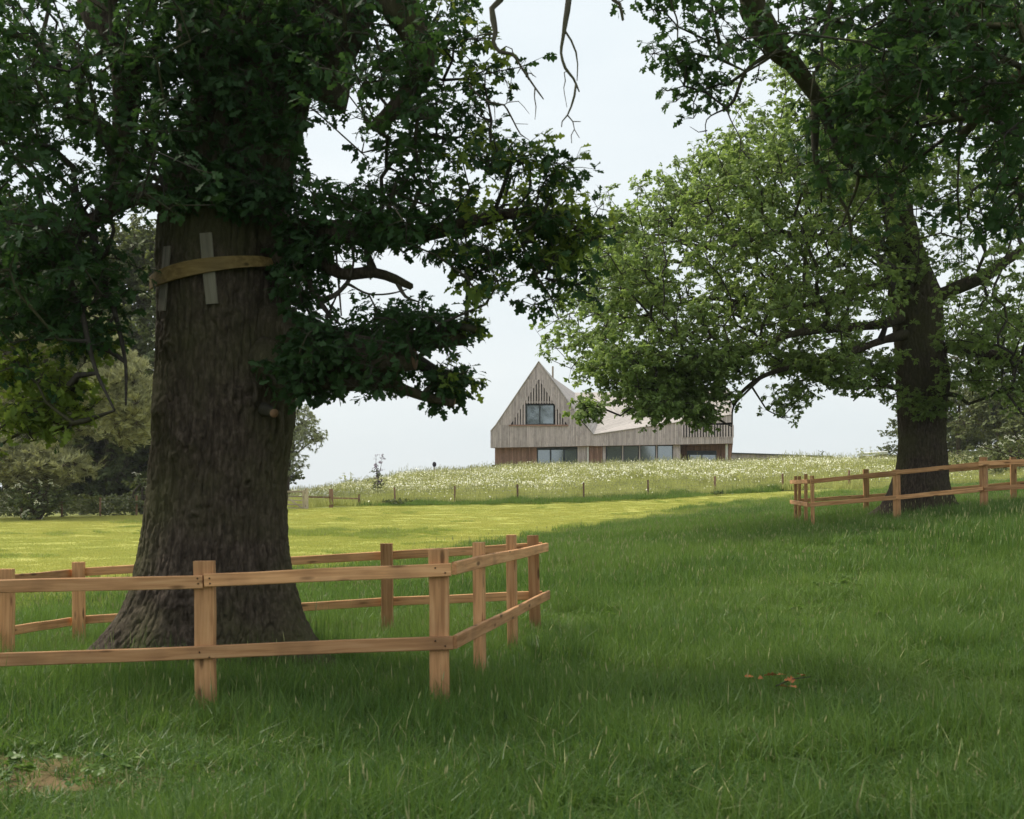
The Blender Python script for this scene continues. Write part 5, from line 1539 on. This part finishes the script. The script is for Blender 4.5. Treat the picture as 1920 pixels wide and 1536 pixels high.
# barge boards on the gable and coping on the parapet
for a, b in ((HP(1010.3, 678, .06), HP(930, 797, .06)), (HP(930, 797, .06), HP(920, 809, .06)), (HP(1010.3, 678, .06), HP(1113, 815, .06)), (HP(1113, 815, .06), HP(1374, 777.6, .06))):
    board("coping", a + UP * .02, b + UP * .02, .05, .14, M['roof'], house, HO, seed=9)
# left slope and rear of the gable, rear wall
bl = HP(930, 797) - 9 * f3; ba = Ra; bb = HP(920, 840) - 9 * f3
slab("roof_slope", [apex, HP(930, 797), bl, ba], .06, M['roof'])
slab("side_wall", [HP(920, 809), HP(920, 840), bb, HP(920, 809) - 9 * f3], .06, M['clad'])
slab("side_wall", [HP(928, 838, -.5), HP(928, 878, -.5), HP(928, 878, -9), HP(928, 838, -9)], .06, M['cedar'])
slab("side_wall", [Fe, HP(1373, 832), HP(1372, 832) - 7 * f3 - 2.6 * np.append(fu, 0), R2], .06, M['clad'])
slab("rear_wall", [Rm, Rr, HP(1085, 870, -7.5), HP(1368, 870, -7.5), R2], .06, M['clad'])
slab("rear_wall", [ba, bl, HP(940, 870, -9), HP(1085, 870, -9), Rr], .06, M['clad'])
slab("floor_slab", [HP(922, 876), HP(1372, 872), HP(1372, 872) - 8 * f3, HP(922, 876) - 8 * f3], .2, M['dark_void'])
pole("flue", 1036.5, 687, 722, -4.4, .08, M['gate'])
# right end: tapering wall down to the recess
boards(q((1368, 831), (1374, 831), (1369.5, 874), (1366.5, 874), off=-.2), UP, .13, M['cedar'], seed=41)
# low wing to the right
wing = empty("low_wing", (24, 104, 4)); tag(wing, "long low timber clad wall with flat dark coping running right from the house", "wall")
def WP(px, py, d): return P(px, py, d)
_ho = HO; HO = np.array([24, 104, 4.0])
wa, wb = WP(1370, 851, 96), WP(1560, 857, 108)
wa0, wb0 = WP(1370, 878, 96), WP(1560, 880, 108)
boards([wa, wb, wb0, wa0], UP, .3, M['clad'], parent=wing, seed=50)
board("coping", wa + UP * .05, wb + UP * .05, .09, .5, M['frame'], wing, HO, seed=3)
HO = _ho
hut = empty("flat_roofed_shed", tuple(P(1636, 860, 112))); tag(hut, "small pale flat roofed shed on the hilltop left of the far oak trunk", "shed")
_ho = HO; HO = np.array(hut.location)
boards([P(1612, 855, 111), P(1661, 853.5, 113), P(1661, 872, 113), P(1612, 872, 111)], UP, .35, M['gate'], parent=hut, seed=51)
slab_ = prism("roof_slab", [P(1608, 853.5, 110.6), P(1663, 851.5, 112.8), P(1665, 851.5, 116.8), P(1612, 853.5, 114.6)], UP, .22, M['white'], hut)
boards([P(1661, 853.5, 113), P(1663, 853.5, 117), P(1663, 872, 117), P(1661, 872, 113)], UP, .35, M['gate'], parent=hut, seed=52, face=(1, 0, 0))
HO = _ho

# ================================================================== young tree, markers and small growth on the meadow
def sapling():
    d = 76.0; c = V2(708, d); z0 = h1(*c)
    root = empty("sapling", (c[0], d, z0)); tag(root, "young purple leaved sapling with two upright shoots on the meadow slope", "tree")
    o = np.array([c[0], d, z0]); rs = np.random.RandomState(9)
    L = [np.array([(0, 0, -.1, .04), (.02, 0, 1.2, .03), (-.1, 0, 2.0, .02), (-.1, 0, Z(857, d) - z0, .008)]), np.array([(.02, 0, 1.2, .022), (.22, 0, 2.1, .014), (.30, 0, Z(852, d) - z0, .006)])]
    for k, l in enumerate(L): link("trunk" if k == 0 else "limb", limb_mesh(l, M['branch'], 8), root)
    pts = []
    for l in L:
        r = resample(l, .12)
        r = r[r[:, 2] > 1.0]; pts += [p[:3] + rs.normal(0, .09, 3) for p in r]
    pts = np.array(pts)
    scatter("crown", "purple_spray", pts, leaf_rot(pts, o, rs), rs.uniform(.5, .95, len(pts)), rs.rand(len(pts)), rs, root)
    low = np.stack([rs.normal(0, .22, 26), rs.normal(0, .15, 26), rs.uniform(.3, 1.9, 26)], -1)
    scatter("lower_foliage", "wood_spray", low, leaf_rot(low, o, rs), rs.uniform(.25, .4, 26), rs.uniform(.6, 1, 26), rs, root)
sapling()
def disc_marker():
    d = 88.0; c = V2(814, d); z0 = h1(*c)
    root = empty("disc_marker", (c[0], d, z0)); tag(root, "small dark round disc on a thin stake standing in the meadow grass", "marker")
    zt = Z(871, d) - z0
    v, qd = tube_geo([(0, 0, -.2), (.02, 0, zt)], [.02, .018], 6); link("stake", mesh_np("stake", v, qd, None, [M['stake']]), root)
    a = np.linspace(0, 6.283, 20, endpoint=False)
    V = [(0.02 + math.cos(t) * .15, -.045, zt + math.sin(t) * .20) for t in a] + [(0.02 + math.cos(t) * .15, -.025, zt + math.sin(t) * .20) for t in a]
    me = bpy.data.meshes.new("disc"); me.from_pydata(V, [], [tuple(range(20)), tuple(range(39, 19, -1))] + [(i, i + 20, (i + 1) % 20 + 20, (i + 1) % 20) for i in range(20)])
    me.materials.append(M['disc']); link("disc", me, root)
disc_marker()
def weed(label, px, d, top, seed, spread=.25, n=5, heads=True, mat='meadow'):
    c = V2(px, d); z0 = h1(*c); hgt = Z(top, d) - z0
    rs = np.random.RandomState(seed); A = Acc()
    for k in range(n):
        b = np.array([rs.normal(0, spread * .3), rs.normal(0, spread * .3), 0]); t = np.array([rs.normal(0, spread), rs.normal(0, spread), hgt * (1 - .25 * rs.rand() * (k > 0))])
        v, q_ = tube_geo([b, (b + t) / 2 + rs.normal(0, .04, 3), t], [.014, .01, .006], 4); A.add(v, q_, None, .4, 0)
        for j in range(7):
            p = b + (t - b) * rs.uniform(.2, 1); fr_ = frame(rs.normal(0, 1, 3) + (0, 0, .3), rs.normal(0, 1, 3)); v, q_ = leaf_geo(ST_SIMPLE, rs.uniform(.12, .25), .2, .2); A.add(v @ fr_ + p, q_, None, .5, 0)
        if heads:
            for j in range(10):
                p = t + rs.normal(0, .07, 3) * (1, 1, .4); s = .035
                A.add([p + (s, 0, 0), p + (0, s, 0), p - (s, 0, 0), p - (0, s, 0), p + (0, 0, s)], [(0, 3, 2, 1)], [(0, 1, 4), (1, 2, 4), (2, 3, 4), (3, 0, 4)], .5, 1)
    o = link("tall_weed", A.mesh("tall_weed", [M[mat], M['seed']]), None, (c[0], d, z0)); tag(o, label, "weed")
weed("tall branching weed on the crest left of the sapling", 650, 90, 888, 1, .3)
weed("spiky dark weed above the low wing, right of the house", 1538, 99, 843, 2, .12, 6, False, 'wood_leaf')
weed("tall umbel weed standing on the crest just left of the pale shed", 1622, 100, 840, 3, .7, 7)
weed("thin umbel weed poking above the pale shed roof", 1640, 101, 846, 4, .2, 2)
weed("dark leafy tuft at the foot of the wire fence beside its second stake", 741, 69.4, 937, 5, .5, 16, False, 'wood_leaf')
weed("leafy dock clump at the foot of the wire fence right of the middle", 1350, 69, 925, 6, .5, 14, False, 'wood_leaf')

# ================================================================== grasses
def grass_patch(seed, n, Rr, h, w, bend, mats, hvar=.4, seeds=0, flowers=0, fr=.03, straw=0.0):
    rs = np.random.RandomState(seed); A = Acc()
    r = Rr * np.sqrt(rs.rand(n)); a = rs.uniform(0, 6.283, n)
    bx, by = r * np.cos(a), r * np.sin(a)
    hh = h * (1 + hvar * rs.normal(0, .6, n)).clip(.25, 2)
    az = rs.uniform(0, 6.283, n); bn = bend * np.abs(rs.normal(.6, .5, n))
    wz = rs.uniform(0, 6.283, n)
    V = np.zeros((n, 5, 3))
    dx, dy = np.cos(az), np.sin(az); px_, py_ = -np.sin(wz), np.cos(wz)
    ww = w * rs.uniform(.6, 1.3, n)
    for k, (t, s) in enumerate(((0, 1), (0, -1), (.5, .8), (.5, -.8), (1, 0))):
        off = bn * hh * t * t
        V[:, k, 0] = bx + dx * off + px_ * ww * s * .5
        V[:, k, 1] = by + dy * off + py_ * ww * s * .5
        V[:, k, 2] = hh * t * (1 - .35 * bn * t) 
    i = np.arange(n)[:, None] * 5
    lv = np.repeat(rs.rand(n), 5)
    dry = rs.rand(n) < straw
    for sel, mt in ((~dry, 0), (dry, 1)):
        if sel.any():
            m = sel.sum(); j = np.arange(m)[:, None] * 5
            A.add(V[sel].reshape(-1, 3), j + np.array([0, 1, 3, 2]), j + np.array([2, 3, 4]), lv.reshape(n, 5)[sel].ravel(), mt)
    for k in range(seeds):
        r0, a0 = Rr * math.sqrt(rs.rand()), rs.uniform(0, 6.28); p = np.array([r0 * math.cos(a0), r0 * math.sin(a0), 0])
        t = p + np.array([rs.normal(0, .12) * h, rs.normal(0, .12) * h, h * rs.uniform(1.15, 1.6)])
        v, q_ = tube_geo([p, (p + t) / 2 + rs.normal(0, .02, 3) * h, t], [w * .18, w * .15, w * .1], 3); A.add(v, q_, None, .9, 0)
        v, q_ = tube_geo([t, t + (t - p) * .10, t + (t - p) * .2], [w * .35, w * .5, w * .1], 4); A.add(v, q_, None, .9, 1)
    for k in range(flowers):
        r0, a0 = Rr * math.sqrt(rs.rand()), rs.uniform(0, 6.28); p = np.array([r0 * math.cos(a0), r0 * math.sin(a0), h * rs.uniform(.6, 1.2)])
        nr = np.array([rs.normal(0, .5), rs.normal(-.35, .5), 1.0]); F3 = frame(np.cross(nr, rs.normal(0, 1, 3)), nr)
        s = fr * rs.uniform(.7, 1.3); aa = np.linspace(0, 6.283, 6, endpoint=False)
        v = np.array([(0, 0, .1 * s)] + [(math.cos(b) * s, math.sin(b) * s, 0) for b in aa]) @ F3 + p
        A.add(v, None, [(0, 1 + j, 1 + (j + 1) % 6) for j in range(6)], .5, 2)
        c = np.array([(math.cos(b) * s * .3, math.sin(b) * s * .3, .15 * s) for b in aa[::2]] + [(0, 0, .3 * s)]) @ F3 + p
        A.add(c, None, [(0, 1, 3), (1, 2, 3), (2, 0, 3)], .5, 3)
    return A.mesh("grass_patch", mats, False)
GM = [M['grass_long'], M['seed'], M['petal'], M['yellow']]
library("grass_near", [grass_patch(500 + k, 520, .36, .18, .0085, .85, GM, hvar=.6, seeds=1, straw=.03) for k in range(5)])
library("weed_rosette", [make_spray(610 + k, 16, .075, [(0, .05), (.3, .3), (.7, .36), (1, .1)], .07, [M['grass_long'], M['branch']], droop=-.1, flat=.8, twig_r=.002, name="weed_rosette") for k in range(4)])
library("grass_far", [grass_patch(520 + k, 520, .62, .24, .013, .35, GM, seeds=3, straw=.06) for k in range(4)])
GT = [M['grass_mid'], M['seed'], M['petal'], M['yellow']]
library("grass_mid", [grass_patch(530 + k, 560, .62, .16, .013, .4, GT, seeds=3, straw=.10) for k in range(4)])
library("grass_short", [grass_patch(540 + k, 760, .95, .035, .014, .5, [M['grass_short'], M['seed'], M['petal'], M['yellow']], seeds=0) for k in range(4)])
library("meadow", [grass_patch(560 + k, 300, .9, .50, .028, .3, [M['meadow'], M['seed'], M['petal'], M['yellow']], seeds=8, flowers=70, fr=.042) for k in range(5)])
library("meadow_plain", [grass_patch(580 + k, 340, .9, .42, .03, .3, [M['meadow'], M['seed'], M['petal'], M['yellow']], seeds=12, flowers=3, fr=.05) for k in range(4)])

def field(y0, y1, spacing, rs, grow_=1.0, margin=2.5, xlim=None):
    """jittered points in a fan around the view, spacing metres apart"""
    out = []
    y = y0
    while y < y1:
        w = .50 * y + margin
        n = int(2 * w / spacing)
        xs = -w + (np.arange(n) + rs.rand(n)) * spacing
        out.append(np.stack([xs, y + rs.rand(n) * spacing], -1)); y += spacing
    return np.vstack(out)
TR = np.array([(ox, oy, 1.0), (rx, D2, 1.0)])
def put(name, key, xy, rs, scl, tintf, label=None, tilt=.08):
    x, y = xy[:, 0], xy[:, 1]
    z = H(x, y) - .01
    t = np.clip(tintf(x, y) + rs.normal(0, .08, len(x)), 0, 1)
    s = scl(x, y) if callable(scl) else np.full(len(x), scl)
    s = np.stack([rs.uniform(.9, 1.15, len(x)), rs.uniform(.9, 1.15, len(x)), s * rs.uniform(.8, 1.2, len(x))], -1)
    rot = np.stack([rs.normal(0, tilt, len(x)), rs.normal(0, tilt, len(x)), rs.uniform(0, 6.283, len(x))], -1)
    return scatter(name, key, np.stack([x, y, z], -1), rot, s, t, rs)
rs = np.random.RandomState(71)
nz2 = lambda x, y, f, s: fbm(np.stack([x * f, y * f, 0 * x], -1), 3, s)
# near long grass
xy = field(2.6, 17, .30, rs)
ld = lawn_dist(xy[:, 0], xy[:, 1]); b = bare(xy[:, 0], xy[:, 1])
xy = xy[(ld < 0) & (b < rs.uniform(.2, .85, len(xy)))]
def hnear(x, y):
    trunk = np.exp(-(((x - ox) / 1.9) ** 2 + ((y - oy) / 1.7) ** 2))
    low = np.exp(-(((x + 2.2) / 2.6) ** 2 + ((y - 7.0) / 1.2) ** 2))
    return np.clip((.92 + .7 * nz2(x, y, .8, 4) + .9 * nz2(x, y, 2.2, 6) + .6 * trunk) * (1 - .5 * low), .35, 2.2)
put("grass", "grass_near", xy, rs, hnear, lambda x, y: .30 + .8 * nz2(x, y, .45, 8) + .5 * nz2(x, y, 2.0, 9) + .25 * smooth(8, 15, y) - .38 * smooth(2.0, -1.5, x) * smooth(11, 8.5, y) - .08 * smooth(9, 6, y))  # tint falls at front left: canopy shade painted into the blades
wd = np.stack([rs.uniform(-6, 7, 2600), rs.uniform(4, 17, 2600)], -1)
wd = wd[(np.abs(wd[:, 0]) < .5 * wd[:, 1] + 1) & (nz2(wd[:, 0], wd[:, 1], .7, 51) > .22 - .3 * bare(wd[:, 0], wd[:, 1]))]
wz = H(wd[:, 0], wd[:, 1]) + rs.uniform(.03, .13, len(wd))
scatter("ground_weeds", "weed_rosette", np.stack([wd[:, 0], wd[:, 1], wz], -1), leaf_rot(np.zeros((len(wd), 3)), None, rs, .2), rs.uniform(.4, .9, len(wd)), rs.uniform(0, .6, len(wd)), rs)
xy = field(17, 68, .62, rs)
ld = lawn_dist(xy[:, 0], xy[:, 1])
xy = xy[(ld < 2.5) & (rs.rand(len(xy)) < np.clip(1.15 - xy[:, 1] / 120, 0, 1) * smooth(3, -4, ld)) & (behind_fence(xy[:, 0], xy[:, 1]) < 0)]
band = rs.rand(len(xy)) < smooth(-13, 1, lawn_dist(xy[:, 0], xy[:, 1]) + 4 * nz2(xy[:, 0], xy[:, 1], .3, 17))
put("grass", "grass_mid", xy[band], rs, lambda x, y: .75 + .5 * nz2(x, y, .35, 15), lambda x, y: .45 + .6 * nz2(x, y, .3, 16))
tf = np.stack([rs.uniform(-20, 14, 900), rs.uniform(24, 66, 900)], -1)
tf = tf[(lawn_dist(tf[:, 0], tf[:, 1]) > 0) & (nz2(tf[:, 0], tf[:, 1], .35, 77) > .32) & (behind_fence(tf[:, 0], tf[:, 1]) < 0)]
put("grass", "grass_mid", tf, rs, .45, lambda x, y: .7 + 0 * x)
xy = xy[~band]
put("grass", "grass_far", xy, rs, lambda x, y: .85 + .6 * nz2(x, y, .35, 14), lambda x, y: .52 + .9 * nz2(x, y, .22, 18) + .4 * nz2(x, y, .8, 19) + .45 * smooth(-9, 1, lawn_dist(x, y)))
# mown field
xy = field(19, 72, .72, rs)
ld = lawn_dist(xy[:, 0], xy[:, 1])
xy = xy[(ld > -2.5) & (behind_fence(xy[:, 0], xy[:, 1]) < 0)]
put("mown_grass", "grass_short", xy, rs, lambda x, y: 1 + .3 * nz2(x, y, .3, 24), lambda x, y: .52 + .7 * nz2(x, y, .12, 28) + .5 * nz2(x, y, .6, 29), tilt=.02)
# dry cut clumps on the mown field
cl = np.vstack([np.stack([rs.normal(c[0], s, n), rs.normal(c[1], s * 1.6, n)], -1) for c, s, n in ((V2(640, 46), 1.2, 14), (V2(720, 45), 1.0, 12), (V2(770, 46), .8, 6), (V2(560, 47), .7, 6))])
put("grass_tufts", "grass_mid", cl, rs, .8, lambda x, y: .75 + 0 * x)
# meadow behind the wire fence
rs = np.random.RandomState(72)
xy = field(50, 101, 1.0, rs)
bf = behind_fence(xy[:, 0], xy[:, 1])
keep = (bf > .2) & (xy[:, 0] > -18) & ~((xy[:, 0] < -12.5) & (xy[:, 1] < 74)) & ~((xy[:, 1] > 98 + (xy[:, 0] < -2) * 10 - .41 * np.clip(xy[:, 0], -2, 18)) & (xy[:, 0] > -2) & (xy[:, 0] < 19))
xy = xy[keep]; bf = bf[keep]
den = .5 + .9 * nz2(xy[:, 0], xy[:, 1], .13, 33) + .4 * nz2(xy[:, 0], xy[:, 1], .5, 34) + smooth(4, 9, bf) * .55 - 1.1 * smooth(6, 0, bf) - .7 * smooth(93, 99, xy[:, 1]) * (xy[:, 0] < -3) - .9 * smooth(21, 26, xy[:, 0]) * (xy[:, 1] < 80)
fl = den > rs.rand(len(xy)) * .9
put("daisy_meadow", "meadow", xy[fl], rs, lambda x, y: .95 + .4 * nz2(x, y, .25, 35), lambda x, y: .6 + .5 * nz2(x, y, .2, 36), tilt=.12)
put("meadow_grass", "meadow_plain", xy[~fl], rs, lambda x, y: 1.0 + .5 * nz2(x, y, .25, 37), lambda x, y: .4 + .5 * nz2(x, y, .2, 38), tilt=.12)
rough = np.stack([rs.uniform(-14, 30, 500), rs.uniform(69, 71.6, 500)], -1); rough = rough[np.abs(behind_fence(rough[:, 0], rough[:, 1])) < .9]
put("fence_line_grass", "grass_far", rough, rs, lambda x, y: 1.1 + .8 * nz2(x, y, .6, 41), lambda x, y: .8 + 0 * x)
# undergrowth under the left wood and beside the right wood
xy = np.stack([rs.uniform(-36, -15, 420), rs.uniform(58.5, 72, 420)], -1)
xy = xy[behind_fence(xy[:, 0], xy[:, 1]) > -.8]
def brambles(xy, rs, hh, tf):
    z = H(xy[:, 0], xy[:, 1]) + rs.uniform(.05, 1, len(xy)) * hh * (1 + .5 * nz2(xy[:, 0], xy[:, 1], .4, 43))
    pts = np.stack([xy[:, 0], xy[:, 1], z], -1)
    scatter("undergrowth", "wood_spray", pts, leaf_rot(pts, None, rs, .3), rs.uniform(.35, .7, len(pts)), np.clip(tf(xy[:, 0], xy[:, 1]) + rs.normal(0, .1, len(pts)), 0, 1), rs)
brambles(np.repeat(xy, 4, 0) + rs.normal(0, .4, (len(xy) * 4, 2)) * (1, .4), rs, 1.0, lambda x, y: .1 + .5 * nz2(x, y, .4, 44))  # tint kept low, deep shade of the wood painted into these leaves
xy = np.stack([rs.uniform(24, 48, 260), rs.uniform(66, 84, 260)], -1)
brambles(np.repeat(xy[xy[:, 0] > .37 * xy[:, 1]], 4, 0) + rs.normal(0, .6, (4 * (xy[:, 0] > .37 * xy[:, 1]).sum(), 2)), rs, 1.2, lambda x, y: .6 + .5 * nz2(x, y, .4, 45))
for o in scene.objects:
    if o.name.split('.')[0] in ("grass", "mown_grass", "grass_tufts", "daisy_meadow", "meadow_grass", "fence_line_grass", "undergrowth", "ground_weeds") and o.parent is None:
        nm = o.name.split('.')[0]
        lab = {"grass": "long green grass of the shaded foreground", "mown_grass": "short yellow green grass of the sunlit field", "grass_tufts": "dry cut tufts lying on the sunlit field",
               "daisy_meadow": "white daisies crowding the meadow below the house", "meadow_grass": "tall pale meadow grass behind the wire fence", "fence_line_grass": "rough grass along the foot of the wire fence",
               "ground_weeds": "low broad leaved weeds scattered among the near grass", "undergrowth": "tangled low undergrowth at the foot of the wood"}[nm]
        tag(o, lab, "grass" if nm != "undergrowth" else "undergrowth", kind="stuff")

# fallen orange leaves and a buttercup in the near grass
def leaf_litter(px, py, n, seed, label):
    rs = np.random.RandomState(seed); d = CZ * F / (py - HZ)
    for _ in range(6):
        c = V2(px, d); d = (CZ - h1(*c) - .1) * F / (py - HZ)
    c = V2(px, d); z0 = h1(*c); A = Acc()
    for k in range(n):
        fr_ = frame(np.append(rs.normal(0, 1, 2), .3), np.array([rs.normal(0, .6), rs.normal(0, .6), 1.0])); v, q_ = leaf_geo(ST_OAK, rs.uniform(.06, .10), .3, .2)
        A.add(v @ fr_ + np.array([rs.normal(0, .13), rs.normal(0, .10), rs.uniform(.15, .27)]), q_, None, rs.rand(), 0)
    v, q_ = tube_geo([(-.12, 0, .16), (0, .02, .21), (.14, 0, .23)], [.005, .004, .003], 4); A.add(v, q_, None, .5, 1)
    o = link("fallen_twig", A.mesh("fallen_twig", [M['dry_leaf'], M['branch']]), None, (c[0], d, z0)); tag(o, label, "twig")
leaf_litter(1485, 1302, 10, 3, "fallen twig of orange dead leaves lying in the grass at lower right")
def buttercup(px, py, label):
    d = CZ * F / (py - HZ); c = V2(px, d); z0 = h1(*c); hgt = Z(py, d) - z0 + .12; d2 = d
    A = Acc(); v, q_ = tube_geo([(0, 0, 0), (.01, 0, hgt * .5), (0, 0, hgt)], [.003, .002, .002], 4); A.add(v, q_, None, .4, 0)
    for k in range(5):
        a = k * 1.2566; fr_ = frame(np.array([math.cos(a), math.sin(a), .7]), np.array([0, 0, 1.0])); v, q_ = leaf_geo([(0, .1), (.6, .55), (1, .2)], .016, .2, -.2)
        A.add(v @ fr_ + (0, 0, hgt), q_, None, .5, 1)
    o = link("buttercup", A.mesh("buttercup", [M['grass_long'], M['yellow']]), None, (c[0], d2, z0)); tag(o, label, "flower")
buttercup(807, 1303, "single yellow buttercup beside the foot of the near corner post")
